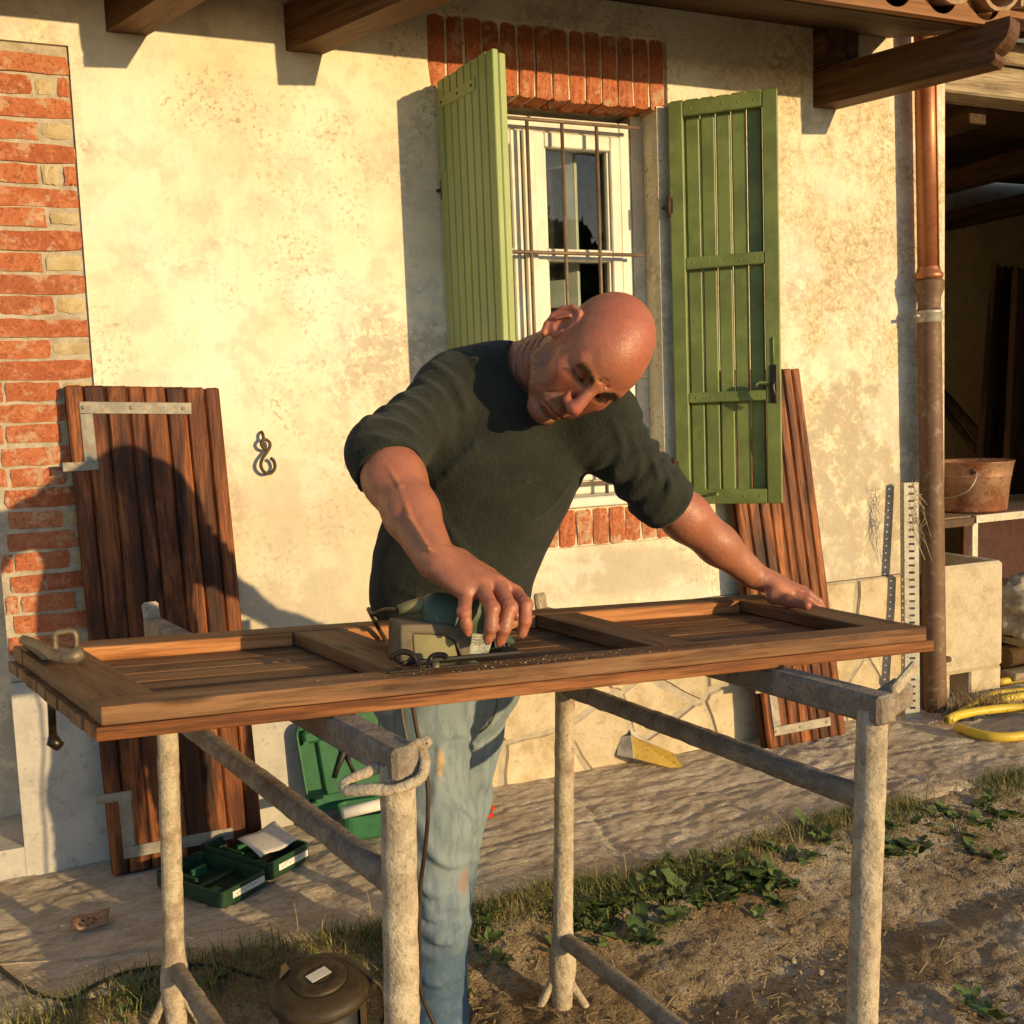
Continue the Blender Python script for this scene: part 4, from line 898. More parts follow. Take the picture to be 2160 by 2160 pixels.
# ================================================================== PERSON (signed-distance modelling, surface nets)
def npv(v): return np.array([v[0], v[1], v[2]], dtype=np.float64)
class SDF:
    def __init__(s, lo, hi, v):
        s.lo = npv(lo); s.v = v; s.n = np.ceil((npv(hi)-s.lo)/v).astype(int)+1; s.f = np.full(s.n, .5, np.float32)
    def sl(s, lo, hi, pad):
        a = np.clip(np.floor((npv(lo)-pad-s.lo)/s.v).astype(int), 0, s.n-1); b = np.clip(np.ceil((npv(hi)+pad-s.lo)/s.v).astype(int)+1, 1, s.n)
        ax = [s.lo[i]+np.arange(a[i], b[i])*s.v for i in range(3)]
        return tuple(slice(a[i], b[i]) for i in range(3)), ax[0][:, None, None], ax[1][None, :, None], ax[2][None, None, :]
    def mix(s, sl, d, k, op):
        f = s.f[sl]; d = d.astype(np.float32)
        if op == 'sub': d = -d; h = np.maximum(k-np.abs(f-d), 0)/max(k, 1e-6); s.f[sl] = np.maximum(f, d)+h*h*k*.25
        else: h = np.maximum(k-np.abs(f-d), 0)/max(k, 1e-6); s.f[sl] = np.minimum(f, d)-h*h*k*.25
    def cone(s, a, b, r1, r2, k=.01, op='add', cut=None, warp=None):
        a, b = npv(a), npv(b); R = max(r1, r2); sl, X, Y, Z = s.sl(np.minimum(a, b)-R, np.maximum(a, b)+R, k+.02)
        if min(s.f[sl].shape) == 0: return
        ba = b-a; L2 = ba@ba+1e-12; t = np.clip(((X-a[0])*ba[0]+(Y-a[1])*ba[1]+(Z-a[2])*ba[2])/L2, 0, 1)
        d = np.sqrt((X-a[0]-t*ba[0])**2+(Y-a[1]-t*ba[1])**2+(Z-a[2]-t*ba[2])**2)-(r1+(r2-r1)*t)
        if warp is not None: d = d+warp(X, Y, Z, t)
        if cut is not None:
            c, n = npv(cut[0]), npv(cut[1]); d = np.maximum(d, (X-c[0])*n[0]+(Y-c[1])*n[1]+(Z-c[2])*n[2])
        s.mix(sl, d, k, op)
    def ell(s, c, axes, r, k=.01, op='add'):
        c = npv(c); R = max(r); sl, X, Y, Z = s.sl(c-R, c+R, k+.02); q = []
        if min(s.f[sl].shape) == 0: return
        for ax_, ri in zip(axes, r): ax_ = npv(ax_); q.append(((X-c[0])*ax_[0]+(Y-c[1])*ax_[1]+(Z-c[2])*ax_[2])/ri)
        k0 = np.sqrt(q[0]**2+q[1]**2+q[2]**2); k1 = np.sqrt((q[0]/r[0])**2+(q[1]/r[1])**2+(q[2]/r[2])**2)
        s.mix(sl, k0*(k0-1)/np.maximum(k1, 1e-6), k, op)
    def chain(s, pts, rad, k=.006, op='add'):
        for i in range(len(pts)-1): s.cone(pts[i], pts[i+1], rad[i], rad[i+1], k if i else k, op)
    def displace(s, fn, band=.03):
        idx = np.argwhere(np.abs(s.f) < band)
        P = s.lo+idx*s.v; s.f[idx[:, 0], idx[:, 1], idx[:, 2]] += fn(P).astype(np.float32)
    def mesh(s):
        f = s.f; neg = f < 0; nx, ny, nz = f.shape
        c = np.zeros((nx-1, ny-1, nz-1), np.int8)
        for dx in (0, 1):
            for dy in (0, 1):
                for dz in (0, 1): c += neg[dx:nx-1+dx, dy:ny-1+dy, dz:nz-1+dz]
        act = np.argwhere((c > 0) & (c < 8)); N = len(act); ids = np.full(c.shape, -1, np.int32); ids[act[:, 0], act[:, 1], act[:, 2]] = np.arange(N)
        acc = np.zeros((N, 3)); cnt = np.zeros(N)
        cor = [(i, j, k) for i in (0, 1) for j in (0, 1) for k in (0, 1)]
        val = {q: f[act[:, 0]+q[0], act[:, 1]+q[1], act[:, 2]+q[2]] for q in cor}
        for q in cor:
            for ax_ in range(3):
                if q[ax_]: continue
                p = list(q); p[ax_] = 1; p = tuple(p); a, b = val[q], val[p]; m_ = (a < 0) != (b < 0)
                t = np.where(m_, a/np.where(m_, a-b, 1), 0)
                for i in range(3): acc[:, i] += np.where(m_, q[i]+(t if i == ax_ else 0), 0)
                cnt += m_
        P = s.lo+(act+acc/cnt[:, None])*s.v; F = []
        for ax_ in range(3):
            o1, o2 = [(1, 2), (2, 0), (0, 1)][ax_]
            sl0 = [slice(None)]*3; sl1 = [slice(None)]*3; sl0[ax_] = slice(0, -1); sl1[ax_] = slice(1, None)
            for o in (o1, o2): sl0[o] = slice(1, -1); sl1[o] = slice(1, -1)
            A, Bn = neg[tuple(sl0)], neg[tuple(sl1)]; e = np.argwhere(A != Bn); 
            if not len(e): continue
            flip = A[e[:, 0], e[:, 1], e[:, 2]]; e = e.copy(); e[:, o1] += 1; e[:, o2] += 1
            def cell(d1, d2): g = e.copy(); g[:, o1] += d1; g[:, o2] += d2; return ids[g[:, 0], g[:, 1], g[:, 2]]
            q = np.stack([cell(-1, -1), cell(0, -1), cell(0, 0), cell(-1, 0)], 1)
            q[~flip] = q[~flip][:, ::-1]; F.append(q)
        return P, np.concatenate(F)
def np_mesh(name, P, F, mat, parent, world, colors=None):
    M_ = np.array(world.inverted()); P2 = P@M_[:3, :3].T+M_[:3, 3]
    me = bpy.data.meshes.new(name); me.vertices.add(len(P2)); me.vertices.foreach_set('co', P2.astype(np.float32).ravel())
    me.loops.add(F.size); me.loops.foreach_set('vertex_index', F.astype(np.int32).ravel())
    me.polygons.add(len(F)); me.polygons.foreach_set('loop_start', np.arange(0, F.size, 4, dtype=np.int32)); me.polygons.foreach_set('loop_total', np.full(len(F), 4, np.int32))
    me.update(calc_edges=True); me.validate()
    if colors is not None:
        at_ = me.color_attributes.new('tint', 'FLOAT_COLOR', 'POINT'); at_.data.foreach_set('color', np.concatenate([colors, np.ones((len(colors), 1))], 1).astype(np.float32).ravel())
    return mesh_obj(name, me, mat, parent, world, True)
def smooth_mesh(P, F, it=2, lam=.5):
    n = len(P); e = np.concatenate([F[:, [0, 1]], F[:, [1, 2]], F[:, [2, 3]], F[:, [3, 0]]]); 
    deg = np.bincount(e[:, 0], minlength=n)+np.bincount(e[:, 1], minlength=n)
    for _ in range(it):
        S_ = np.stack([np.bincount(e[:, 0], P[e[:, 1], i], n)+np.bincount(e[:, 1], P[e[:, 0], i], n) for i in range(3)], 1)
        P = P+(S_/np.maximum(deg, 1)[:, None]-P)*lam
    return P
CI, CJ, CK = RT, UP, -FW
def camv(v): return CI*v[0]+CJ*v[1]+CK*v[2]
HS = camv((.665, -.53, -.52)).normalized(); HU = camv((.66, .445, .61)); HU = (HU-HS*HU.dot(HS)).normalized(); HF = HS.cross(HU).normalized()
HO = PD(1255, 747, 1.855)
def hl_(s, u, f): return HO+HS*s+HU*u+HF*f
# joints --------------------------------------------------------------------
Rsh, Rel, Rwr = PD(965, 838, 2.01), PD(802, 952, 1.85), PD(918, 1180, 1.66)
Lsh, Lel, Lwr = PD(1258, 888, 2.01), PD(1390, 1042, 2.04), PD(1588, 1212, 2.15)
NKB = PD(1108, 800, 2.015)
person = empty('person', PD(930, 2240, 2.2)*1.0, 'person in dark green jumper and blue jeans bending over the shutter, sanding it', 'person')
PW = WM[person.name]
# ---- head -------------------------------------------------------------------
hd = SDF(hl_(0, 0, 0)-V((.24, .24, .25)), hl_(0, 0, 0)+V((.19, .22, .20)), .0021)
AX = (HS, HU, HF)
hd.ell(hl_(0, .030, -.012), AX, (.0765, .090, .099), .01)
hd.ell(hl_(0, .012, .035), AX, (.066, .068, .056), .03)             # forehead mass
hd.ell(hl_(0, -.045, .030), AX, (.058, .075, .056), .035)           # face
hd.cone(hl_(-.045, .017, .070), hl_(-.012, .010, .0855), .0130, .0120, .010); hd.cone(hl_(.045, .017, .070), hl_(.012, .010, .0855), .0130, .0120, .010)  # brow
hd.cone(hl_(-.012, .012, .080), hl_(.012, .012, .080), .012, .012, .012)
for s in (-1, 1):
    hd.cone(hl_(s*.056, -.030, -.012), hl_(s*.052, -.078, .012), .018, .019, .02)   # jaw angle
    hd.cone(hl_(s*.052, -.078, .012), hl_(s*.014, -.119, .068), .020, .018, .02)
    hd.ell(hl_(s*.044, -.030, .060), AX, (.022, .018, .020), .022)   # cheekbone
    hd.ell(hl_(s*.036, -.060, .058), AX, (.020, .024, .020), .022)
hd.ell(hl_(0, -.118, .076), AX, (.025, .018, .021), .016)
hd.ell(hl_(0, -.080, .074), AX, (.031, .028, .023), .018)            # muzzle
for s in (-1, 1):                                                    # eye sockets, balls and lids
    hd.ell(hl_(s*.031, -.003, .096), AX, (.022, .0130, .021), .007, 'sub')
    hd.ell(hl_(s*.031, -.005, .0725), AX, (.0155, .0130, .0135), .004)
    hd.cone(hl_(s*.017, -.0095, .0840), hl_(s*.047, -.0075, .0750), .0022, .0020, .002, 'sub')  # lid slit
    hd.cone(hl_(s*.018, -.018, .083), hl_(s*.046, -.016, .075), .0026, .0032, .005); hd.cone(hl_(s*.022, -.0235, .083), hl_(s*.046, -.0235, .073), .0011, .0011, .004, 'sub'); hd.cone(hl_(s*.048, -.006, .072), hl_(s*.060, -.012, .060), .0010, .0008, .003, 'sub'); hd.cone(hl_(s*.048, -.002, .072), hl_(s*.060, .002, .058), .0010, .0008, .003, 'sub')
hd.cone(hl_(0, .012, .087), hl_(0, -.038, .117), .0085, .0130, .009)  # nose
hd.ell(hl_(0, -.043, .114), AX, (.0135, .0115, .0125), .008)
for s in (-1, 1):
    hd.ell(hl_(s*.0135, -.046, .101), AX, (.0085, .0085, .012), .006)
    hd.ell(hl_(s*.008, -.056, .105), AX, (.004, .004, .006), .003, 'sub')
    hd.cone(hl_(s*.021, -.046, .0915), hl_(s*.037, -.084, .0770), .0018, .0018, .0050, 'sub')   # nasolabial fold
    hd.ell(hl_(s*.040, -.088, .052), AX, (.018, .020, .018), .02)
hd.cone(hl_(-.024, -.0865, .0860), hl_(0, -.0790, .0965), .0040, .0060, .005); hd.cone(hl_(.024, -.0865, .0860), hl_(0, -.0790, .0965), .0040, .0060, .005)
hd.cone(hl_(-.020, -.0945, .0855), hl_(.020, -.0945, .0855), .0052, .0052, .006); hd.ell(hl_(0, -.0930, .092), AX, (.014, .0062, .006), .005)
hd.cone(hl_(-.031, -.0930, .0860), hl_(0, -.0858, .1010), .0020, .0020, .0024, 'sub'); hd.cone(hl_(.031, -.0930, .0860), hl_(0, -.0858, .1010), .0020, .0020, .0024, 'sub')
hd.cone(hl_(-.015, -.1035, .0905), hl_(.015, -.1035, .0905), .004, .004, .007, 'sub')
for s in (-1, 1):                                                    # ears
    e0 = hl_(s*.082, -.008, -.014); o0 = HS*s; e_f = (HF*.80-o0*.62).normalized(); e_u = (HU*.95-HF*.22); e_u = (e_u-e_f*e_u.dot(e_f)).normalized(); out = e_u.cross(e_f)*(-s if (e_u.cross(e_f)).dot(o0)*(-s) > 0 else s); out.normalize()
    hd.ell(hl_(s*.074, -.008, -.008), AX, (.012, .026, .016), .012)
    hd.ell(e0+out*.004, (out, e_u, e_f), (.0055, .036, .0215), .006)
    pts = [e0+out*.0065+e_u*q[0]*.039+e_f*q[1]*.0235 for q in ((-.30, .62), (.25, .85), (.75, .55), (1, 0), (.8, -.6), (.3, -.95), (-.25, -.85), (-.7, -.45), (-.98, .05))]
    hd.chain(pts, [.0036, .0042, .0045, .0048, .0048, .0045, .0044, .0055, .0068], .003)
    hd.ell(e0+out*.009+e_u*.002+e_f*.004, (out, e_u, e_f), (.0060, .018, .011), .003, 'sub')
    hd.cone(e0+out*.010+e_u*.020-e_f*.002, e0+out*.012-e_u*.006-e_f*.010, .003, .0035, .003)
    hd.ell(e0+out*.007-e_u*.005+e_f*.015, (out, e_u, e_f), (.005, .006, .004), .003)
nk0 = hl_(0, -.055, -.035)
hd.cone(nk0, NKB, .056, .062, .03); hd.cone(hl_(0, -.03, -.06), NKB+V((-.02, .03, .0)), .045, .06, .03)
for k in range(4):                                                   # neck creases under the ear
    a = nk0.lerp(NKB, .18+k*.14); nd = (NKB-nk0).normalized(); sx = (-HS-nd*(-HS).dot(nd)).normalized(); sy = CK-nd*CK.dot(nd); sy = (sy-sx*sy.dot(sx)).normalized()
    ring = [a+(sx*math.cos(t)+sy*math.sin(t))*(.0585+.002*k)+nd*(.012*math.sin(2*t)) for t in np.linspace(-.4, 1.9, 9)]
    hd.chain(ring, [.0008]+[.0019]*7+[.0008], .003, 'sub')
for k, (uu, ll) in enumerate(((.030, .030), (.042, .026), (.022, .02))):   # forehead furrows
    ring = [hl_(t*ll, uu+.004*math.cos(t*3)-.003*k*t, .200) for t in np.linspace(-1, 1, 9)]
    # project onto the skull roughly
    pr = []
    for q in ring:
        d = (q-hl_(0, .02, 0)); dl = d.normalized(); best = None
        for t in np.linspace(.06, .13, 71):
            p = hl_(0, .02, 0)+dl*t; i = np.round((npv(p)-hd.lo)/hd.v).astype(int)
            if hd.f[tuple(i)] > 0: best = p; break
        pr.append(best or q)
    hd.chain(pr, [.0006]*9, .0035, 'sub')
for s in (-1, 1): hd.cone(hl_(s*.006, .006, .0965), hl_(s*.009, .024, .0930), .0008, .0006, .004, 'sub')
Ph, Fh = hd.mesh(); Ph = smooth_mesh(Ph, Fh, 2, .45)
L3 = (Ph-npv(HO))@np.stack([npv(HS), npv(HU), npv(HF)], 1)          # local s,u,f
def sst(x, a, b): t = np.clip((x-a)/(b-a), 0, 1); return t*t*(3-2*t)
def skin_cols(P, L=None):
    n = len(P); base = np.array([.385, .145, .078]); C = np.tile(base, (n, 1)); nz_ = fbm(P*45, 3)[:, None]; C *= 1+.16*nz_; bl = np.clip(fbm(P*26, 19)*1.6, 0, 1)[:, None]; C = C*(1-.4*bl)+np.array([.42, .115, .06])*.4*bl
    C = C*(1-.10*np.clip(fbm(P*14, 9), 0, 1)[:, None]*np.array([0, 1, 1]))
    if L is not None:
        s, u, f = L.T
        def mixc(w, c): nonlocal C; C = C*(1-w[:, None])+np.array(c)*w[:, None]
        mixc(.55*sst(u, .03, .10), (.43, .115, .064)); mixc(.35*sst(fbm(P*60, 41), .05, .5), (.44, .105, .06)); mixc(.28*sst(fbm(P*130, 43), .1, .6), (.22, .085, .05))                                             # sun-reddened crown
        nose = sst(-np.hypot(s/.022, (u+.035)/.03), -1.3, -.5)*sst(f, .085, .1); mixc(.55*nose, (.45, .12, .08))
        ck = sst(-np.hypot((np.abs(s)-.045)/.022, (u+.036)/.022), -1.3, -.4)*sst(f, .04, .06); mixc(.45*ck, (.44, .12, .075))
        lip = sst(-np.hypot(s/.028, (u+.0875)/.0110), -1.1, -.8)*sst(f, .082, .09); mixc(.65*lip, (.34, .105, .075))
        st = sst(-u, .042, .070)*sst(f, -.02, .02)*(1-lip); mixc((.75*st*(.35+.65*sst(fbm(P*230, 4), -.25, .3))), (.19, .115, .068))
        hair = sst(-f, -.01, .04)*sst(-u, -.07, -.02)*sst(np.abs(s), .0, .03); mixc(.55*hair*(.7+.3*fbm(P*120, 2)), (.19, .115, .07))
        br = sst(-np.abs(u-.0105-.007*sst(np.abs(s), .012, .034)), -.0085, -.0045)*sst(np.abs(s), .010, .016)*sst(-np.abs(s), -.052, -.044)*sst(f, .055, .065); mixc(.85*br*(.6+.4*sst(fbm(P*200, 6), -.4, .3)), (.12, .065, .035))
        lid = sst(-np.abs(u+.0085), -.0030, -.0014)*sst(np.abs(s), .014, .018)*sst(-np.abs(s), -.050, -.045)*sst(f, .062, .070); mixc(.9*lid, (.03, .016, .012)); soc = sst(-np.hypot((np.abs(s)-.031)/.022, (u+.004)/.013), -1.2, -.5)*sst(f, .055, .065); mixc(.30*soc, (.30, .10, .07))  # eye sockets: shade painted into the skin colour
        mth = sst(-np.abs(u+.0862+.0066*(np.abs(s)/.031)), -.0026, -.0010)*sst(-np.abs(s), -.031, -.025)*sst(f, .082, .088); mixc(.7*mth, (.16, .05, .04))  # line between the lips: crease shade painted as dark colour
        ear = sst(np.abs(s), .074, .080)*sst(-np.abs(u+.008), -.05, -.03)*sst(-np.abs(f+.012), -.035, -.02); mixc(.45*ear, (.46, .13, .085))
    return np.clip(C, 0, 1)
Ch = skin_cols(Ph, L3)
def surf_f(s, u):
    for f in np.arange(.125, .03, -.0007):
        i = np.round((npv(hl_(s, u, f))-hd.lo)/hd.v).astype(int)
        if np.all(i >= 0) and np.all(i < hd.n) and hd.f[tuple(i)] < 0: return f
    return .06
HAIR = m_simple('brown_brow_hair', (.085, .048, .026), .7, .2, bump=0)
rb = random.Random(4)
for sg in (-1, 1):
    vs, fs = [], []
    for k in range(230):
        s0 = rb.uniform(.012, .049); u0 = .0125+.006*min(1, (s0-.012)/.022)-(.006*max(0, (s0-.036)/.013))+rb.gauss(0, .0026); f0 = surf_f(sg*s0, u0); L_ = rb.uniform(.006, .011)
        a = hl_(sg*s0, u0, f0-.0006); d = HS*sg*(.8+.2*rb.random())+HU*(.35-.9*(s0-.012)/.037)+HF*.15; d.normalize(); b = a+d*L_*.6+HF*.0012; c = a+d*L_-HF*.0004; sd_v = HU*.0005; n0 = len(vs)
        vs += [a-sd_v, a+sd_v, b+sd_v*.8, b-sd_v*.8, c]; fs += [(n0, n0+1, n0+2, n0+3), (n0+3, n0+2, n0+4)]
    mesh_obj('eyebrow', pydata([v-HO for v in vs], fs), HAIR, person, Matrix.Translation(HO))
    vs, fs = [], []
    for k in range(60):
        s0 = .016+.031*k/59; u0 = -.0085+.002*(s0-.016)/.031; f0 = surf_f(sg*s0, u0+.002); a = hl_(sg*s0, u0+.001, f0+.0003); c = a+HF*.005-HU*.003+HS*sg*.001*(k/59); n0 = len(vs); sv_ = HS*.0004; vs += [a-sv_, a+sv_, c]; fs.append((n0, n0+1, n0+2))
    mesh_obj('eyelashes', pydata([v-HO for v in vs], fs), HAIR, person, Matrix.Translation(HO))
# short stubble: many tiny hairs on jaw, lip and round the back of the head
vs, fs = [], []; r_ = np.random.RandomState(3); i_ = r_.permutation(len(Ph)); s_, u_, f_ = L3.T
dens = np.clip(sst(-u_, .045, .075)*sst(f_, -.03, .02), 0, 1)*.9+.55*sst(-f_, -.005, .05)*sst(-u_, -.065, -.01)*sst(np.abs(s_), .02, .05)*(np.abs(s_) < .0775)
dens = dens*(~((np.hypot(s_/.026, (u_+.0875)/.010) < 1) & (f_ > .08)))*((NKB-HO).length > 0)*(np.linalg.norm(Ph-npv(NKB), axis=1) > .085); ch = i_[r_.uniform(0, 1, len(Ph)) < dens[i_]*.30][:5200]
nrmv = Ph-npv(HO); nrmv /= np.linalg.norm(nrmv, axis=1)[:, None]
for j in ch:
    p_ = Ph[j]+r_.normal(0, .0008, 3); d = nrmv[j]*.0016-npv(HU)*.0012+r_.normal(0, .0005, 3); w2 = np.cross(d, npv(CK)); w2 = w2/(np.linalg.norm(w2)+1e-9)*.00028; n0 = len(vs); vs += [p_-w2, p_+w2, p_+d]; fs.append((n0, n0+1, n0+2))
sb = mesh_obj('stubble', pydata([V(v)-HO for v in vs], fs), HAIR, person, Matrix.Translation(HO)); sb['kind'] = 'stuff'
# ---- arms and hands -----------------------------------------------------------
def nrm(v): return v.normalized()
ar = SDF(V((.40, -1.86, .84)), V((.80, -1.36, 1.30)), .0022)
ar.cone(Rsh.lerp(Rel, .2), Rel, .050, .050, .02); 
fr = [Rel, Rel.lerp(Rwr, .28), Rel.lerp(Rwr, .6), Rwr]; ar.chain(fr, [.049, .0535, .0455, .0335], .02)
mcpR = [PD(984, 1252, 1.605), PD(1014, 1234, 1.615), PD(1050, 1232, 1.625), PD(1086, 1252, 1.640)]    # little .. index
pipR = [PD(979, 1291, 1.572), PD(1038, 1283, 1.568), PD(1075, 1281, 1.582), PD(1108, 1275, 1.605)]
dipR = [PD(984, 1318, 1.572), PD(1036, 1322, 1.562), PD(1064, 1325, 1.572), PD(1108, 1308, 1.595)]
tipR = [PD(987, 1330, 1.577), PD(1030, 1346, 1.572), PD(1056, 1350, 1.580), PD(1102, 1334, 1.600)]
pc = (mcpR[0]+mcpR[1]+mcpR[2]+mcpR[3])/4
hx = nrm(mcpR[3]-mcpR[0]); hy = nrm(pc-Rwr); hz = hx.cross(hy).normalized(); hx = hy.cross(hz)
ar.ell(Rwr.lerp(pc, .58), (hx, hy, hz), (.047, .052, .020), .022)
for i in range(4):
    ar.cone(Rwr.lerp(pc, .20)+hx*(i-1.5)*.012, mcpR[i], .020, .0140, .014)
    w_ = (.0098, .0108, .0113, .0108)[i]
    ar.chain([mcpR[i], pipR[i], dipR[i], tipR[i]], [w_*1.22, w_*1.06, w_*.94, w_*.80], .0035)
    ar.ell(pipR[i]-(pipR[i]-(mcpR[i]+dipR[i])/2)*-.0+nrm(pipR[i]-(mcpR[i]+dipR[i])*.5)*.001, (hx, hy, hz), (w_*1.1, w_*1.1, w_*1.0), .004)
    nl_d = nrm(tipR[i]-dipR[i]); nout = CK-nl_d*CK.dot(nl_d); nout.normalize(); side = nl_d.cross(nout)
    ar.ell(tipR[i]+nout*(w_*.80), (side, nl_d, nout), (w_*.62, w_*.80, .0016), .0012)
# thumb on the far side, gripping
th = [Rwr.lerp(pc, .25)+hx*.034-hz*.0, Rwr.lerp(pc, .70)+hx*.058+V((0, .02, -.018)), Rwr.lerp(pc, .95)+hx*.062+V((.01, .022, -.045)), Rwr.lerp(pc, 1.1)+hx*.055+V((.012, .018, -.062))]
ar.chain(th, [.018, .0145, .0120, .0095], .012)
for i in range(4):
    nrm_b = hz if hz.dot(CK) > 0 else -hz; nrm_b = (CK*.5+V((0, 0, 1))*.9).normalized(); a_ = Rwr.lerp(pc, .25)+hx*(i-1.5)*.010+nrm_b*.019; ar.cone(a_, mcpR[i]+nrm_b*.0125, .0024, .0034, .007)
    for j_, (pp, ax0, ax1) in enumerate(((pipR[i], mcpR[i], dipR[i]), (dipR[i], pipR[i], tipR[i]))):
        dr = nrm(ax1-ax0); o_ = CK-dr*CK.dot(dr); o_.normalize(); sd2 = dr.cross(o_); w_ = (.0098, .0108, .0113, .0108)[i]*(1.08 if j_ == 0 else .95)
        for off in ((-.0035, 0, .0035) if j_ == 0 else (-.0015, .0015)):
            arc = [pp+dr*off+(o_*math.cos(t)+sd2*math.sin(t))*(w_+.0008) for t in np.linspace(-.9, .9, 6)]; ar.chain(arc, [.0005, .0011, .0012, .0012, .0011, .0005], .0014, 'sub')
vn = [Rel.lerp(Rwr, .25), Rel.lerp(Rwr, .5), Rel.lerp(Rwr, .75), Rwr, Rwr.lerp(pc, .5)]; fo = (CK*.75+V((0, 0, 1))*.5-RT*.2).normalized()
ar.chain([p_+fo*r_+RT*(.006*math.sin(i*2.1)) for i, (p_, r_) in enumerate(zip(vn, (.0535, .0495, .043, .036, .021)))], [.002, .003, .0032, .003, .002], .006)
Pa, Fa = ar.mesh(); Pa = smooth_mesh(Pa, Fa, 1, .4); Ca = skin_cols(Pa)
kn = np.min(np.stack([np.linalg.norm(Pa-npv(p), axis=1) for p in mcpR+pipR+tipR], 0), 0); wk = .35*sst(-kn, -.02, -.006); Ca = Ca*(1-wk[:, None])+np.array([.44, .125, .075])*wk[:, None]
la = SDF(V((.88, -1.62, .76)), V((1.60, -1.08, 1.30)), .0026)
la.cone(Lsh.lerp(Lel, .15), Lel, .050, .047, .02); la.chain([Lel, Lel.lerp(Lwr, .28), Lel.lerp(Lwr, .62), Lwr], [.046, .0475, .0400, .0300], .02)
mb = [PD(1650, 1232, 2.220), PD(1662, 1236, 2.200), PD(1668, 1243, 2.180), PD(1665, 1252, 2.163)]    # little(far) .. index(near)
tps = []
for i, p in enumerate(mb):
    e1 = p+RT*.034+FW*(.012-.008*i)-V((0, 0, .010)); e2 = e1+RT*.022-V((0, 0, .016)); e3 = e2+RT*.010-V((0, 0, .018)); tps.append((p, e1, e2, e3))
pcl = sum(mb, V((0, 0, 0)))/4; lx = nrm(mb[3]-mb[0]); ly = nrm(pcl-Lwr); lz = lx.cross(ly).normalized(); lx = ly.cross(lz)
la.ell(Lwr.lerp(pcl, .55), (lx, ly, lz), (.043, .050, .019), .02)
for i, (p, e1, e2, e3) in enumerate(tps):
    w_ = (.0088, .0100, .0104, .0100)[i]; la.cone(Lwr.lerp(pcl, .2)+lx*(i-1.5)*.012, p, .019, .0130, .013); la.chain([p, e1, e2, e3], [w_*1.2, w_*1.05, w_*.95, w_*.85], .0035)
tb_ = PT(1632, 1262, .016); t1 = PT(1665, 1268, .014); t2 = PT(1702, 1277, .011)
la.chain([Lwr.lerp(pcl, .35)+lx*.025, tb_+V((0, 0, .004)), t1, t2], [.018, .0145, .0120, .0095], .010)
la.ell(t2-(t2-t1)*.2+V((0, 0, .0085))-FW*.003, (nrm(t2-t1).cross(V((0, 0, 1))), nrm(t2-t1), V((0, 0, 1))), (.0068, .008, .0016), .0012)
Pl, Fl = la.mesh(); Pl = smooth_mesh(Pl, Fl, 2, .4); Cl = skin_cols(Pl)
kn = np.min(np.stack([np.linalg.norm(Pl-npv(p), axis=1) for p in mb+[t1, t2]], 0), 0); wk = .35*sst(-kn, -.022, -.006); Cl = Cl*(1-wk[:, None])+np.array([.44, .125, .075])*wk[:, None]
dn = np.linalg.norm(Pl-npv(t2-(t2-t1)*.15+V((0, 0, .009))), axis=1); wk = .6*sst(-dn, -.0085, -.006); Cl = Cl*(1-wk[:, None])+np.array([.22, .10, .07])*wk[:, None]
# torso core so that the figure is one body under the clothes
SPINE = [(PD(950, 1312, 2.14), .152, .112), (PD(955, 1200, 2.11), .153, .115), (PD(1003, 1080, 2.08), .151, .115), (PD(1058, 965, 2.05), .150, .115), (PD(1098, 868, 2.035), .147, .100), (PD(1108, 806, 2.03), .117, .075)]
lat0, lat1 = nrm(V((.97, .12, 0))), nrm(Lsh-Rsh)
def sections(n=22):
    out = []
    for i in range(n):
        t = i/(n-1)*(len(SPINE)-1); k = min(int(t), len(SPINE)-2); f = t-k; a, b = SPINE[k], SPINE[k+1]; f2 = f
        c = a[0].lerp(b[0], f2); sp = nrm(SPINE[min(k+2, len(SPINE)-1)][0]-SPINE[max(k-1, 0)][0]); l = nrm(lat0.lerp(lat1, i/(n-1))); l = nrm(l-sp*l.dot(sp)); out.append((c, l, sp.cross(l), sp, a[1]+(b[1]-a[1])*f2, a[2]+(b[2]-a[2])*f2))
    return out
co = SDF(V((.36, -1.62, .70)), V((1.36, -.88, 1.46)), .007)
for c, l, fv, sp, a, b in sections(): co.ell(c, (l, fv, sp), (a-.008, b-.008, .075), .02)
for a, b in ((Rsh, Rel), (Lsh, Lel)): co.cone(a, b, .055, .044, .03); co.cone(SPINE[4][0], a, .07, .055, .03)
co.cone(NKB, PD(1085, 870, 2.06), .055, .09, .03)
Pc, Fc = co.mesh(); Cc = skin_cols(Pc)
Pall = np.concatenate([Ph, Pa, Pl, Pc]); Fall = np.concatenate([Fh, Fa+len(Ph), Fl+len(Ph)+len(Pa), Fc+len(Ph)+len(Pa)+len(Pl)])
def m_skin():
    M = MT('skin', .42, .38); c = M.attr('tint'); n = M.noise(M.vec(), 420, 3, .6); n2 = M.noise(M.vec(), 90, 4, .6)
    M.set('Base Color', M.mix(M.mul(M.step(n2, .5, .75), .25), c, (.27, .085, .05))); M.set('Roughness', M.ramp(n2, [(.40, .30), (.60, .52)])); M.set('Specular IOR Level', .5)
    M.set('Subsurface Weight', .12); M.b.inputs['Subsurface Radius'].default_value = (.012, .004, .002); M.b.inputs['Subsurface Scale'].default_value = .5
    M.bump(M.math('ADD', n, M.mul(n2, 1.5)), .5, .0016); return M.m
np_mesh('body', Pall, Fall, m_skin(), person, PW, np.concatenate([Ch, Ca, Cl, Cc]))
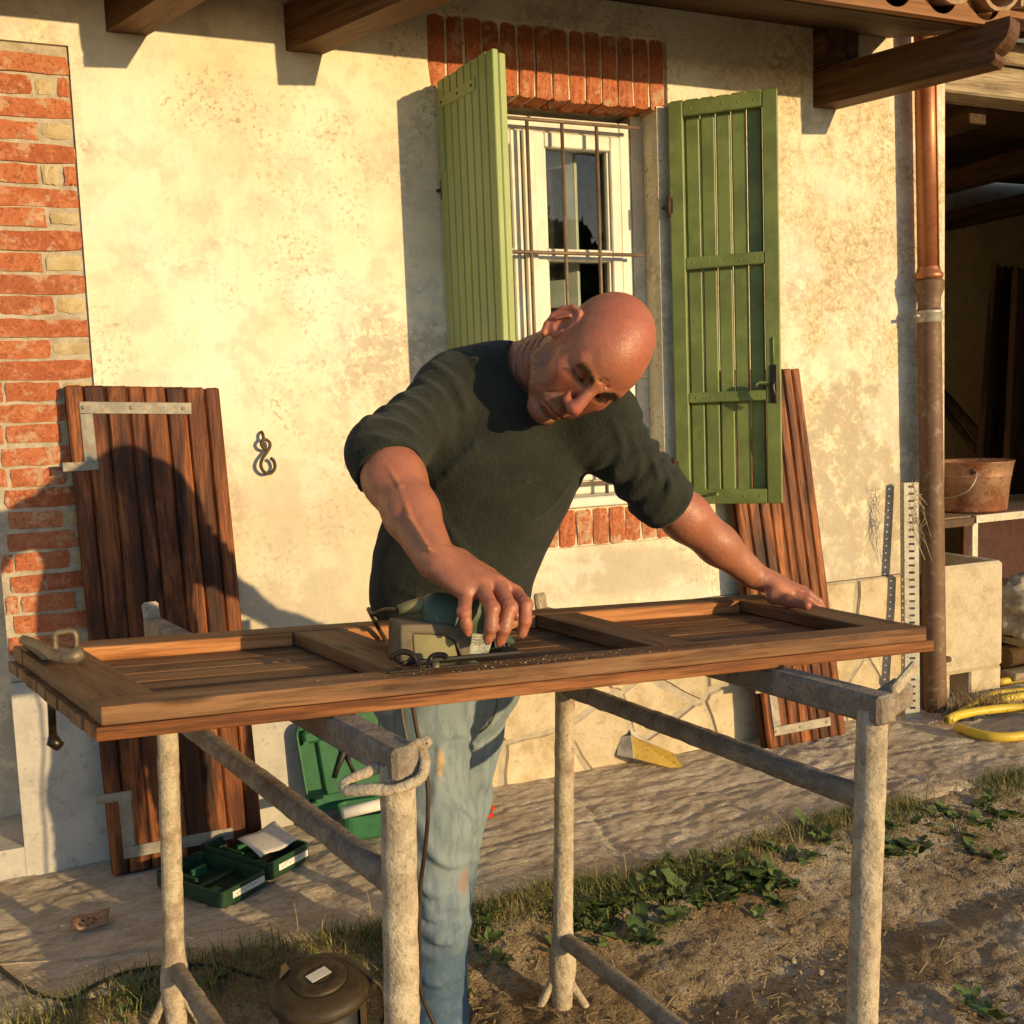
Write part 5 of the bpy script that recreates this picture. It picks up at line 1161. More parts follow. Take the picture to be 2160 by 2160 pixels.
# ---- jumper -------------------------------------------------------------------
sw = SDF(V((.34, -1.70, .76)), V((1.40, -.90, 1.50)), .0044)
for c, l, fv, sp, a, b in sections(26):
    if (c-SPINE[0][0]).dot(V((0, 0, 1))) < .012: continue
    sw.ell(c, (l, fv, sp), (a+.018, b+.016, .070), .02)
sw.ell(SPINE[3][0]+sections()[14][2]*0, (lat1, V((0, 1, 0)), V((0, 0, 1))), (.150, .120, .10), .03)
for s, t in ((Rsh, 1), (Lsh, 1)): sw.ell(s, (V((1, 0, 0)), V((0, 1, 0)), V((0, 0, 1))), (.076, .076, .076), .05)
sw.cone(NKB+V((-.02, .015, -.01)), Rsh+V((0, .01, .0)), .066, .070, .05); sw.cone(NKB+V((.03, .02, -.02)), Lsh, .06, .066, .05)
def fold(amp, lam, seed, t0=0, t1=1):
    def fn(X, Y, Z, t):
        ph = 2.2*np.sin(X*31+seed)+1.6*np.sin(Y*37+seed*2)+1.4*np.sin(Z*29+seed)
        w = np.clip((t-t0)/(t1-t0+1e-6), 0, 1); return amp*w*np.sin(t*lam+ph)
    return fn
sw.cone(Rsh, Rel, .071, .061, .035, warp=fold(.0042, 30, 1, -.3, .8))
cR = Rel.lerp(Rwr, .20); dR = nrm(Rwr-Rel)
sw.cone(Rel-dR*.0, Rel.lerp(Rwr, .40), .0635, .0615, .018, cut=(cR, dR), warp=fold(.002, 20, 2, -1, 1))
cL = Lel.lerp(Lwr, .13); dL = nrm(Lwr-Lel)
sw.cone(Lsh, Lel, .068, .060, .035, warp=fold(.0060, 34, 4, -.1, .6))
sw.cone(Lel, Lel.lerp(Lwr, .4), .0605, .0545, .018, cut=(cL, dL), warp=fold(.003, 26, 5, -1, 1))
sw.cone(NKB-(hl_(0, -.06, -.04)-NKB)*.25, NKB+(hl_(0, -.06, -.04)-NKB)*1.6, .070, .082, .008, 'sub')     # neck opening

def drape(P):
    w = fbm(P*np.array([7, 7, 4.]), 5, 2); big = np.sin((P[:, 2]*1.0+P[:, 0]*.75)*34+w*4.0); r_ = 1-np.abs(fbm(P*np.array([10., 10., 16.]), 8, 3))*2
    return (-.0026*np.clip(big, -.2, 1)*sst(w, -.35, .4) - .0024*np.clip(r_, 0, 1) + .0024)
sw.displace(drape, .02)
def hit(g, x, y, t0=1.4, t1=2.6):
    d = npv(ray(x, y)); ts = np.arange(t0, t1, .003); P_ = npv(CAM)+ts[:, None]*d; i = np.round((P_-g.lo)/g.v).astype(int); ok = np.all((i >= 0) & (i < g.n), 1); v_ = np.ones(len(ts)); v_[ok] = g.f[i[ok, 0], i[ok, 1], i[ok, 2]]
    k = np.argmax(v_ < 0); return V(P_[k]) if v_[k] < 0 else None
def ridges(g, paths, r=.0045, k=.009, sink=.0005):
    for path in paths:
        pts = [hit(g, p.x, p.y) for p in smooth_path([V((x, y, 0)) for x, y in path], 4)]; pts = [p+FW*sink for p in pts if p is not None]
        m_ = len(pts)
        if m_ > 2: g.chain(pts, [r*(.25+.75*math.sin(math.pi*i/(m_-1))**.6) for i in range(m_)], k)
ridges(sw, (((905, 765), (955, 800), (985, 870)), ((875, 795), (930, 830), (955, 895)), ((845, 830), (900, 862), (925, 915)), ((980, 740), (1030, 790), (1045, 860)),
    ((742, 932), (790, 922), (850, 946), (888, 985)), ((752, 900), (805, 888), (865, 910), (905, 950)), ((790, 862), (840, 860), (890, 890)),
    ((905, 1015), (940, 1100), (1005, 1190), (1085, 1262)), ((900, 1080), (945, 1170), (1020, 1260)), ((1205, 1010), (1150, 1075), (1060, 1110)), ((1195, 965), (1130, 1005), (1050, 1015)), ((830, 1235), (900, 1262), (1000, 1278)), ((1120, 1180), (1060, 1215), (980, 1222)), ((1010, 930), (960, 985), (915, 1030)),
    ((1290, 880), (1312, 945), (1292, 1005)), ((1330, 915), (1350, 985), (1322, 1045)), ((1372, 955), (1388, 1020), (1350, 1078)), ((1405, 990), (1412, 1040), (1375, 1095))))
Ps, Fs = sw.mesh(); Ps = smooth_mesh(Ps, Fs, 2, .4)
def m_knit():
    M = MT('dark_green_knit', .95, .08); n = M.noise(M.vec(), 7, 4, .6); n2 = M.noise(M.vec((1, 1, .5)), 520, 2, .5); n3 = M.noise(M.vec((1, 1, 1)), 130, 3, .6)
    c = M.ramp(n, [(.40, (.022, .024, .018)), (.60, (.033, .034, .025))]); c = M.mix(M.mul(M.step(n3, .55, .72), .25), c, (.055, .06, .042))
    M.set('Base Color', c); M.set('Sheen Weight', .10); M.b.inputs['Sheen Roughness'].default_value = .5
    M.bump(M.math('ADD', M.mul(n2, .8), n3), .9, .0030); return M.m
KNIT = m_knit(); np_mesh('jumper', Ps, Fs, KNIT, person, PW)
# ribbed cuffs
for c, d, r in ((cR, dR, .0600), (cL, dL, .0555)):
    u_ = d.orthogonal().normalized(); v_ = d.cross(u_); vs, fs = [], []; n = 88; prof = ((-.034, 1.035), (-.016, 1.045), (-.002, 1.03), (.002, .97), (-.006, .90))
    for (t, s_) in prof:
        for k in range(n):
            a = 2*math.pi*k/n; rr_ = r*s_+(.0011 if k % 2 else -.0006); vs.append(c+d*t+(u_*math.cos(a)+v_*math.sin(a))*rr_-c)
    for i in range(len(prof)-1):
        for k in range(n): fs.append((i*n+k, i*n+(k+1) % n, (i+1)*n+(k+1) % n, (i+1)*n+k))
    mesh_obj('ribbed_cuff', pydata(vs, [f[::-1] for f in fs]), KNIT, person, Matrix.Translation(c), True)
# ---- shirt tail and jeans ---------------------------------------------------------
je = SDF(V((.34, -1.52, -.16)), V((1.08, -.80, .98)), .0056)
for (px, py, d, a, b) in ((945, 1340, 2.145, .160, .112), (942, 1400, 2.155, .160, .116), (940, 1460, 2.165, .153, .115)):
    c = PD(px, py, d); je.ell(c, (lat0, V((0, 1, 0)), V((0, 0, 1))), (a, b, .075), .03)
RH, RK, RA = PD(893, 1450, 2.13), PD(922, 1735, 2.06), PD(924, 2140, 2.12)
LH, LK, LA = PD(995, 1450, 2.22), PD(966, 1690, 2.28), PD(915, 2090, 2.40)
je.cone(RH, RK, .094, .0685, .04); je.cone(RK, RK.lerp(RA, .5), .0685, .0625, .03); je.cone(RK.lerp(RA, .5), RA, .0625, .060, .03)
je.cone(LH, LK, .090, .066, .04); je.cone(LK, LA, .066, .057, .03)
je.cone(RA, RA-V((0, 0, .02)), .06, .062, .02); je.cone(LA, LA-V((0, 0, .02)), .058, .06, .02)
zk = PD(922, 1925, 2.09).z
def jfold(P):
    z = P[:, 2]; ph = fbm(P*np.array([14., 14., 5.]), 4, 2)*3.5
    m1 = np.exp(-((z-zk)/.075)**2); m2 = np.exp(-((z-PD(922, 1740, 2.06).z)/.09)**2); m3 = np.exp(-((z-PD(922, 1520, 2.1).z)/.12)**2); m4 = np.exp(-((z-(zk-.24))/.10)**2)
    f1 = .6*np.sin(z*135+ph*1.5+P[:, 0]*25); f2 = np.sin((z*.8+P[:, 0]*.9)*70+ph*1.6); f3 = np.sin((z*.6-P[:, 0])*62+ph*1.3)
    return -.0062*m1*np.clip(f1, -.3, 1)-.0042*m2*np.clip(f2, -.3, 1)-.0040*m3*np.clip(f3, -.3, 1)-.004*m4*np.clip(f1, -.3, 1)-.0018*fbm(P*18, 12, 2)
je.displace(jfold, .03)
ridges(je, (((885, 1892), (930, 1902), (985, 1880)), ((885, 1925), (930, 1938), (978, 1915)), ((890, 1955), (930, 1968), (972, 1950)), ((900, 1790), (945, 1822), (992, 1812)), ((905, 1640), (950, 1700), (1000, 1745)), ((880, 1560), (940, 1570), (1000, 1555)), ((890, 2060), (925, 2075), (975, 2055)), ((1065, 1500), (1020, 1540), (985, 1600)), ((890, 1870), (915, 1885), (950, 1880)), ((940, 1905), (965, 1912), (985, 1900)), ((895, 1910), (915, 1918), (935, 1912)), ((905, 1980), (940, 1985), (970, 1972)), ((930, 1560), (925, 1640), (915, 1700))), .0055, .012, .001)
Pj, Fj = je.mesh(); Pj = smooth_mesh(Pj, Fj, 2, .45)
zz = Pj[:, 2]; wear = sst(zz, .10, .42)*.9*(1-.35*sst(zz, .62, .8)); n_ = fbm(Pj*9, 4); wear = np.clip(wear+.22*n_-.08, 0, 1)
dk, lt = np.array([.075, .120, .180]), np.array([.275, .325, .340]); Cj = dk*(1-wear[:, None])+lt*wear[:, None]
hole = np.linalg.norm((Pj-npv(PY(928, 1610, -1.34)))*np.array([1, .0, .35]), axis=1); 
patch_c = PD(930, 1606, 2.02); dd = np.abs((Pj-npv(patch_c))@npv(RT))/.007, np.abs(Pj[:, 2]-patch_c.z)/.026; hw = sst(-np.hypot(*dd), -1.15, -.8)*(Pj[:, 1] < patch_c.y+.06); Cj = Cj*(1-hw[:, None])+np.array([.50, .36, .20])*hw[:, None]
stn = np.linalg.norm((Pj-npv(PD(985, 1860, 2.04)))*np.array([1.6, 1, 1.3]), axis=1); sw_ = .5*sst(-stn, -.05, -.015); Cj = Cj*(1-sw_[:, None])+np.array([.36, .16, .06])*sw_[:, None]
def m_denim():
    M = MT('worn_blue_denim', .92, .12); c = M.attr('tint'); w1 = M.noise(M.vec((900, 900, 60)), 1, 2); w2 = M.noise(M.vec((120, 120, 900)), 1, 2); n = M.noise(M.vec((60, 60, 9)), 1.0, 4, .65); n2 = M.noise(M.vec(), 35, 5, .7)
    c = M.mix(M.mul(M.step(n, .47, .60), .32), c, (.045, .085, .14)); c = M.mix(M.mul(M.step(n2, .46, .68), .22), c, (.28, .31, .30))
    M.set('Base Color', c); M.bump(M.math('ADD', M.math('ADD', w1, w2), n2), .4, .0016); return M.m
DENIM = m_denim(); np_mesh('jeans', Pj, Fj, DENIM, person, PW, np.clip(Cj, 0, 1))
SEAM = m_simple('tan_seam_thread', (.26, .19, .10), .9, .1)
def on_surf(P_, px, py, d0, off=.002):
    """first jeans vertex close to the pixel ray"""
    d = npv(ray(px, py)); Q = P_-npv(CAM); t = Q@d/(d@d); dist = np.linalg.norm(Q-t[:, None]*d, axis=1); ok = dist < .006
    i = np.where(ok)[0]; 
    if not len(i): return PD(px, py, d0)
    j = i[np.argmin(t[i])]; return V(P_[j])-V(d)*off
tube('pocket_seam', SEAM, person, smooth_path([on_surf(Pj, x, y, 2.2) for x, y in ((1050, 1472), (1048, 1500), (1038, 1530), (1015, 1548))], 4), .0017, 5)
tube('side_seam', SEAM, person, smooth_path([on_surf(Pj, x, y, 2.2) for x, y in ((843, 1492), (848, 1530), (856, 1570))], 4), .0016, 5)
tube('side_seam', SEAM, person, smooth_path([on_surf(Pj, x, y, 2.2) for x, y in ((795, 1500), (799, 1540), (803, 1565))], 4), .0016, 5)
BELT = m_simple('brown_leather_belt', (.16, .07, .03), .5, .4)
sh = SDF(V((.38, -1.50, .78)), V((1.05, -.90, 1.0)), .006); c = PD(948, 1322, 2.142); sh.ell(c, (lat0, V((0, 1, 0)), V((0, 0, 1))), (.168, .122, .050), .01)
Psh, Fsh = sh.mesh(); np_mesh('shirt', Psh, Fsh, m_simple('blue_grey_shirt', (.14, .16, .24), .9, .1), person, PW)
# boots
for A_, nm in ((RA, 'boot'), (LA, 'boot')):
    bo = SDF(A_+V((-.16, -.34, -.30)), A_+V((.16, .16, .06)), .007); gz = float(earth_z(np.array(A_.x), np.array(A_.y-.08))); bz = gz-A_.z
    bo.cone(A_+V((0, 0, .0)), A_+V((0, .0, bz+.05)), .050, .048, .02); bo.cone(A_+V((0, .03, bz+.04)), A_+V((-.01, -.17, bz+.035)), .042, .040, .03); bo.cone(A_+V((0, .03, bz+.015)), A_+V((-.01, -.18, bz+.015)), .040, .042, .02, cut=(A_+V((0, 0, bz)), V((0, 0, -1))))
    Pb, Fb = bo.mesh(); np_mesh(nm, Pb, Fb, m_simple('brown_boot_leather', (.09, .05, .028), .6, .3), person, PW)
# ================================================================== SANDER
SX = nrm(NR-NL); SY = nrm(TN.cross(SX)); so = PT(955, 1396)+SY*.004
SM = Matrix((SX, SY, TN)).transposed().to_4x4(); SM.translation = so
sd_ = empty('sander', so, 'green electric sander gripped on the near edge of the shutter', 'sander')
SGREEN = m_simple('dusty_green_sander_body', (.085, .115, .065), .5, .4, var=.25, sc=18, bump=.05, col2=(.045, .075, .045))
SKHAKI = m_simple('khaki_dust_box', (.24, .205, .092), .45, .4, var=.15, sc=12, bump=.05)
SGREY = m_simple('dusty_grey_hood', (.17, .135, .088), .7, .25, var=.2, sc=20, bump=.1)
def sdf_part(name, mat, lo_, hi_, v, build, sm=2):
    g = SDF(V(lo_), V(hi_), v); build(g); P_, F_ = g.mesh(); P_ = smooth_mesh(P_, F_, sm, .5); M_ = np.array(SM); P_ = P_@M_[:3, :3].T+M_[:3, 3]
    return np_mesh(name, P_, F_, mat, sd_, SM)
E3 = (V((1, 0, 0)), V((0, 1, 0)), V((0, 0, 1)))
def b_body(g):
    g.cone((.0, .045, .038), (.085, .045, .024), .034, .018, .02); g.cone((.085, .045, .022), (.118, .045, .014), .018, .006, .012)
    g.ell((.020, .045, .066), E3, (.050, .034, .036), .02); g.ell((.050, .045, .072), E3, (.030, .026, .026), .02)
    g.ell((-.012, .05, .078), E3, (.022, .022, .026), .012)
sdf_part('motor_body', SGREEN, (-.07, -.01, -.005), (.13, .10, .13), .003, b_body)
def prism(name, mat, prof, y0, y1, par=sd_, M_=SM, bev=.003):
    bm = bmesh.new(); a = [bm.verts.new((x, y0, z)) for x, z in prof]; b = [bm.verts.new((x, y1, z)) for x, z in prof]; n = len(prof)
    bm.faces.new(a); bm.faces.new(b[::-1])
    for i in range(n): bm.faces.new((a[i], b[i], b[(i+1) % n], a[(i+1) % n]))
    bmesh.ops.recalc_face_normals(bm, faces=bm.faces); bmesh.ops.bevel(bm, geom=bm.edges[:], offset=bev, segments=2, affect='EDGES', profile=.5)
    me = bpy.data.meshes.new(name); bm.to_mesh(me); bm.free(); return mesh_obj(name, me, mat, par, M_)
prism('dust_box', SKHAKI, [(-.060, .004), (.012, .004), (.006, .030), (-.012, .042), (-.062, .048)], .004, .078)
prism('dust_hood', SGREY, [(-.083, .004), (-.0605, .004), (-.0625, .0485), (-.012, .0425), (.0065, .031), (.0165, .004), (.030, .004), (.038, .046), (-.012, .060), (-.082, .064)], .002, .080, bev=.004)
prism('sanding_plate', BLACKP, [(-.08, .001), (.120, .001), (.116, .0075), (-.08, .0075)], -.002, .086, bev=.002)
prism('rating_label', m_simple('grey_rating_label', (.34, .34, .28), .5, .3, var=.3, sc=60, bump=0, col2=(.16, .17, .13)), [(.020, .008), (.063, .007), (.072, .034), (.030, .043)], .0035, .006, bev=.0006)
LBL = m_simple('label_print', (.66, .64, .54), .6, .2, var=.05, bump=0)
for k in range(4): prism('label_print', LBL, [(.034, .0385-.0045*k), (.050-.004*k, .0370-.0045*k), (.050-.004*k, .0362-.0045*k), (.034, .0377-.0045*k)], .0030, .0040, bev=.0001)
def ring_mark(cx, cz, r, a0, a1, w_=.0011):
    pts = [(cx+r*math.cos(a), .0034, cz+r*math.sin(a)) for a in np.linspace(a0, a1, 9)]; vs, fs = tube_data(pts, w_*.5, 5); mesh_obj('label_print', pydata(vs, fs), LBL, sd_, SM)
ring_mark(.0525, .0165, .0038, .9, 5.4); ring_mark(.0615, .0165, .0038, .9, 5.4); ring_mark(.0625, .0270, .0042, 0, 6.28)
prism('label_print', LBL, [(.036, .0130), (.0365, .0205), (.0378, .0205), (.0373, .0130)], .0030, .0040, bev=.0001); prism('label_print', LBL, [(.040, .0128), (.0405, .0203), (.0448, .0200), (.0446, .0188), (.0418, .0190), (.0415, .0170), (.044, .0168), (.0439, .0156), (.0414, .0158), (.0413, .0128)], .0030, .0040, bev=.0001)
for k in range(4): prism('vent_slot', BLACKP, [(.076+.0075*k, .012), (.081+.0075*k, .012), (.080+.0075*k, .026-.003*k), (.075+.0075*k, .026-.003*k)], .012, .024, bev=.0008)
bt = [SM @ V(p) for p in ((-.000, .055, .083), (-.022, .058, .085), (-.045, .062, .081), (-.068, .066, .076))]
tube('cord_boot', SKHAKI, sd_, bt, [.0165, .0135, .0115, .0085], 14); tube('boot_ring', SGREEN, sd_, [SM @ V((-.006, .055, .083)), SM @ V((.010, .054, .080))], .0205, 16)
cord = [bt[-1], PD(812, 1287, 1.70), PD(786, 1296, 1.78), PD(778, 1285, 1.84), PD(790, 1310, 1.90), PD(840, 1400, 1.95), PD(868, 1480, 1.97), PD(880, 1545, 1.97), PD(898, 1620, 1.965), PD(903, 1700, 1.96), PD(898, 1780, 1.965), PD(886, 1880, 1.99), PD(884, 1990, 2.0), PD(886, 2080, 2.01), PD(902, 2130, 2.02), PD(930, 2190, 2.02)]
CORDM = m_simple('brown_power_cord', (.055, .03, .016), .55, .35, bump=.05)
tube('power_cord', CORDM, sd_, smooth_path(cord, 6), .0042, 8)
# ================================================================== TOOL CASES
def tray(name, mat, par, c, e1, e2, L_, W_, Hh, wl=.006, r=.018, base=.006, upv=None):
    up_ = upv or V((0, 0, 1)); M_ = Matrix((e1, e2, up_)).transposed().to_4x4(); M_.translation = c
    def ring(i, z, rr_):
        out = []; x, y = L_/2-i, W_/2-i
        for cx, cy, a0 in ((x-rr_, y-rr_, 0), (-x+rr_, y-rr_, 90), (-x+rr_, -y+rr_, 180), (x-rr_, -y+rr_, 270)):
            for k in range(5): a = math.radians(a0+22.5*k); out.append((cx+rr_*math.cos(a), cy+rr_*math.sin(a), z))
        return out
    rings = [ring(.006, 0, r), ring(0, .008, r), ring(0, Hh, r), ring(wl*.4, Hh+.0015, r), ring(wl, Hh, r-.004), ring(wl+.004, base, r-.004)]; vs, fs = [], []
    for q in rings: vs += q
    m_ = 20
    for i in range(len(rings)-1):
        for k in range(m_): fs.append((i*m_+k, i*m_+(k+1) % m_, (i+1)*m_+(k+1) % m_, (i+1)*m_+k))
    fs += [tuple(range(m_-1, -1, -1)), tuple((len(rings)-1)*m_+k for k in range(m_))]
    mesh_obj(name, pydata(vs, fs), mat, par, M_); return M_
def lbox(name, mat, par, M_, c, s_, bev=.002): return box(name, mat, par, M_ @ Matrix.Translation(c), s_[0], s_[1], s_[2], bev)
Bc, Cc_, Ac = PZ(468, 1926, 0), PZ(686, 1832, 0), PZ(303, 1893, 0)
e2 = nrm(nrm(Ac-Bc)+V((-nrm(Cc_-Bc).y, nrm(Cc_-Bc).x, 0))); e1 = V((e2.y, -e2.x, 0)); Lt = (Cc_-Bc).length; Wt = .275
cb = empty('tool_case', (Bc+Cc_)/2+e2*Wt/2, 'dark green tool case opened flat into two trays, paper inside', 'tool case')
Mt = []
for k in (0, 1):
    c = Bc+e1*(Lt*(.25+.5*k))+e2*(Wt/2)+V((0, 0, .004+(.008 if k else 0))); M_ = tray('case_tray', DARKGREEN, cb, c, e1, e2, Lt/2-.003, Wt, .047 if k == 0 else .052); Mt.append(M_)
    lbox('case_sticker', PAPER, cb, M_, (.012, -Wt/2-.0008, .028), (Lt/2-.055, .001, .018), 0)
    for q in range(9): lbox('sticker_print', LBL if False else BLACKHW, cb, M_, (-.030+.0095*q, -Wt/2-.0014, .030+.003*(q % 3-1)), (.004+.002*(q % 2), .0006, .0022), 0)
    tube('case_ribs', DARKGREEN, cb, [M_ @ V((-Lt*.2, -.02, .025)), M_ @ V((Lt*.2, -.02, .025))], .007, 8)
    lbox('case_divider', DARKGREEN, cb, M_, (-.035, .06, .022), (.010, .09, .030)); lbox('case_divider', TOOLGREEN, cb, M_, (.02, .075, .020), (.05, .012, .028))
    lbox('case_socket', TOOLGREEN, cb, M_, (-.04, -.06, .016), (.035, .03, .022), .004)
for s in (.25, .75): lbox('case_latch', REDP, cb, Mt[1], (Lt/4+.004, -.08+.16*s*0+ (.0 if s < .5 else .13), .012), (.012, .035, .010), .003)
def paper_sheet(name, mat, P0, ux, uy, n, lab, cat, curl=.01, seed=1, th=.0012):
    vs, fs = [], []
    for i in range(n+1):
        for j in range(n+1):
            a, b = i/n, j/n; vs.append(ux*a+uy*b+V((0, 0, curl*math.sin(a*2.6+seed)*math.sin(b*2.1+seed*.7)+.4*curl*math.sin(a*7+seed))))
    for i in range(n):
        for j in range(n): q = i*(n+1)+j; fs.append((q, q+n+1, q+n+2, q+1))
    o = mesh_obj(name, pydata(vs, fs), mat, None, Matrix.Translation(P0), True); md = o.modifiers.new('s', 'SOLIDIFY'); md.thickness = th; return tag(o, lab, cat)
def m_print():
    M = MT('printed_leaflet', .8, .2); n = M.voro(M.vec((260, 60, 1)), 1.0); z_ = M.noise(M.vec(), 22, 3); c = M.mix(M.mul(M.step(n, .35, .2), M.step(z_, .48, .55)), (.58, .53, .47), (.30, .28, .26)); M.set('Base Color', c); return M.m
paper_sheet('manual', m_print(), Mt[1] @ V((-.075, -.10, .052)), e1*.135-e2*.01+V((0, 0, .012)), e2*.13+e1*.035+V((0, 0, .016)), 8, 'creased white instruction leaflet in the flat tool case', 'leaflet', .012)
# open upright case by the wall
a0, a1 = PZ(722, 1775, 0), PZ(1036, 1724, 0); e1 = nrm(a1-a0); e2 = V((-e1.y, e1.x, 0)); La = (a1-a0).length; Wa = .15; a0 = a0-e2*.035; a1 = a1-e2*.035
ca = empty('tool_case', (a0+a1)/2+e2*Wa/2, 'bright green tool case with lid propped open against the wall', 'tool case')
MA = tray('case_tray', TOOLGREEN, ca, (a0+a1)/2+e2*(Wa/2)+V((0, 0, .006)), e1, e2, La, Wa, .075, r=.03)
hinge = (a0+a1)/2+e2*(Wa+.006)+V((0, 0, .078)); lu = nrm(V((0, 0, 1))+e2*.10-e1*.10)
n3 = e1.cross(lu).normalized(); e1b = nrm(e1-lu*e1.dot(lu)); nn = e1b.cross(lu).normalized()
LL = La*1.08
MB = tray('case_lid', TOOLGREEN, ca, hinge+lu*.145-nn*.028+nn*(-.0)-e1*.065, e1b, lu, LL, .285, .042, upv=nn, r=.035)
lbox('lid_plate', TOOLGREEN, ca, MB, (.01, -.012, .018), (LL*.80, .18, .012), .006); lbox('lid_pocket', TOOLGREEN, ca, MB, (-LL/2+.045, .095, .024), (.05, .042, .030), .008)
lbox('case_latch', REDP, ca, MB, (-LL/2+.047, .128, .026), (.024, .010, .012), .003); lbox('case_latch', REDP, ca, MB, (.02, .137, .03), (.03, .012, .014), .003)
for (x, y) in ((-LL/2+.026, .078), (-LL/2+.02, -.112)): tube('lid_tube', TOOLGREEN, ca, [MB @ V((x, y, .01)), MB @ V((x, y, .046))], .009, 12)
zz_ = [(-.10, .075), (-.105, .035), (-.10, .02), (-.125, -.02), (-.14, -.05)]
tube('moulded_outline', BLACKP, ca, [MB @ V((x-.02, y, .0245)) for x, y in zz_], [.004, .006, .013, .009, .008], 8); tube('moulded_outline', BLACKP, ca, [MB @ V((x-.02, y, .0245)) for x, y in ((-.09, .012), (-.085, -.02), (-.078, -.05))], [.010, .006, .006], 8)
lbox('case_latch', REDP, ca, MA, (La/2+.006, -.02, .022), (.014, .05, .016), .004); lbox('case_latch', REDP, ca, MA, (La/2-.03, -Wa/2-.006, .018), (.05, .014, .016), .004)
wire = smooth_path([MA @ V((-.12+.03*math.cos(t*1.7), -.03+.03*math.sin(t), .04+.012*math.sin(t*2.3))) for t in np.linspace(0, 11, 24)], 3); o = tube('coiled_lead', BLACKP, None, wire, .0035, 6, origin=MA @ V((-.12, -.03, .02))); tag(o, 'black lead coiled in the bright green tool case', 'cable')
rp = tube('paper_roll', PAPER, None, [PD(723, 1716, 2.95), PD(838, 1688, 3.02)], .0165, 16, origin=PD(723, 1716, 2.95)); tag(rp, 'rolled white paper lying on the bright green tool case', 'paper roll')
# ================================================================== CANISTER VACUUM
vc = PD(678, 2046, 2.12); gzv = float(earth_z(np.array(vc.x), np.array(vc.y))); vac = empty('canister', (vc.x, vc.y, gzv), 'dark dusty round canister with label disc on its lid, standing in grass', 'canister')
HOOD = m_patchy('dusty_brown_hood', (.032, .022, .012), (.055, .038, .020), (.02, .013, .007), 10, .55, 0, .1)
tl = Matrix.Translation((vc.x, vc.y, gzv)) @ Matrix.Rotation(.10, 4, 'X') @ Matrix.Rotation(-.05, 4, 'Y'); hz_ = vc.z-gzv
lathe('drum', BLACKP, vac, [(0, -.01), (.078, -.01), (.085, 0), (.091, hz_*.45), (.091, hz_*.45+.006), (.088, hz_*.45+.008), (.090, hz_-.030), (.078, hz_-.026), (0, hz_-.026)], tl, 32)
lathe('hood', HOOD, vac, [(.094, hz_-.036), (.102, hz_-.036), (.1035, hz_-.030), (.103, hz_-.022), (.097, hz_-.013), (.084, hz_-.007), (.066, hz_-.003), (.0605, hz_-.004), (0, hz_-.007)], tl, 40)
lathe('lid_disc', HOOD, vac, [(0, hz_+.004), (.024, hz_+.004), (.0255, hz_+.0015), (.028, hz_+.004), (.054, hz_+.003), (.0575, hz_), (.058, hz_-.006)], tl, 40)
box('lid_label', PAPER, vac, tl @ Matrix.Translation((0, 0, hz_+.0055)) @ Matrix.Rotation(.35, 4, 'Z'), .046, .027, .001, 0)
for a in (0.2, 1.77, 3.34, 4.9): box('lid_slot', BLACKP, vac, tl @ Matrix.Rotation(a, 4, 'Z') @ Matrix.Translation((.041, 0, hz_+.0045)), .004, .010, .001, 0)
tube('carry_handle', HOOD, vac, smooth_path([tl @ V(p) for p in ((.095, -.03, hz_-.015), (.118, -.035, hz_-.04), (.122, -.04, hz_-.10), (.10, -.045, hz_-.15), (.08, -.045, hz_-.16))], 5), .0045, 8)
bar('latch_strap', IRON, vac, tl @ V((.072, -.066, hz_-.03)), tl @ V((.070, -.064, hz_-.15)), .022, .003, V((.7, .7, 0)), .001)
tube('rim_bead', HOOD, vac, [tl @ V((.1035*math.cos(a), .1035*math.sin(a), hz_-.034)) for a in np.linspace(0, 2*math.pi, 41)[:-1]], .0022, 6, closed=True)
for (x, y, h_, rz) in ((-.060, .045, .022, .6),):
    M_ = tl @ Matrix.Translation((x, y, hz_-.005)) @ Matrix.Rotation(rz, 4, 'Z'); mesh_obj('lid_tab', pydata([(-.016, 0, 0), (.016, 0, 0), (.008, .004, h_), (-.004, .004, h_), (-.016, .003, 0), (.016, .003, 0), (.008, .007, h_), (-.004, .007, h_)], [(0, 1, 2, 3), (7, 6, 5, 4), (0, 4, 5, 1), (1, 5, 6, 2), (2, 6, 7, 3), (3, 7, 4, 0)]), HOOD, vac, M_)
# cables on the ground -----------------------------------------------------
def gpt(x, y, z=.006): p = PZ(x, y, 0); z0 = float(earth_z(np.array(p.x), np.array(p.y))) if p.y < float(edge_y(np.array(p.x))) else 0.004; p = PZ(x, y, z0+z); return p
o = tube('extension_cable', BLACKP, None, smooth_path([gpt(-40, 1990), gpt(0, 2042), gpt(70, 2092), gpt(140, 2110), gpt(200, 2078), gpt(270, 2050), gpt(360, 2038), gpt(450, 2036), gpt(540, 2060), gpt(590, 2084)], 6), .0048, 8, origin=gpt(140, 2110)); tag(o, 'black extension cable curving over the terrace to the canister', 'cable')
o = tube('extension_cable', BLACKP, None, smooth_path([gpt(270, 2106), gpt(310, 2075), gpt(350, 2052), gpt(400, 2041)], 5), .0045, 8, origin=gpt(270, 2106)); tag(o, 'short second black cable joining the curved cable in the grass', 'cable')
o = tube('string', STRING, None, smooth_path([gpt(-20, 2036, .003), gpt(60, 2030, .003), gpt(150, 2024, .003), gpt(230, 2012, .003), gpt(300, 2000, .003), gpt(345, 1998, .003), gpt(420, 2000, .003)], 6), .0022, 6, origin=gpt(150, 2024)); tag(o, 'thin pale string lying across the terrace', 'string')
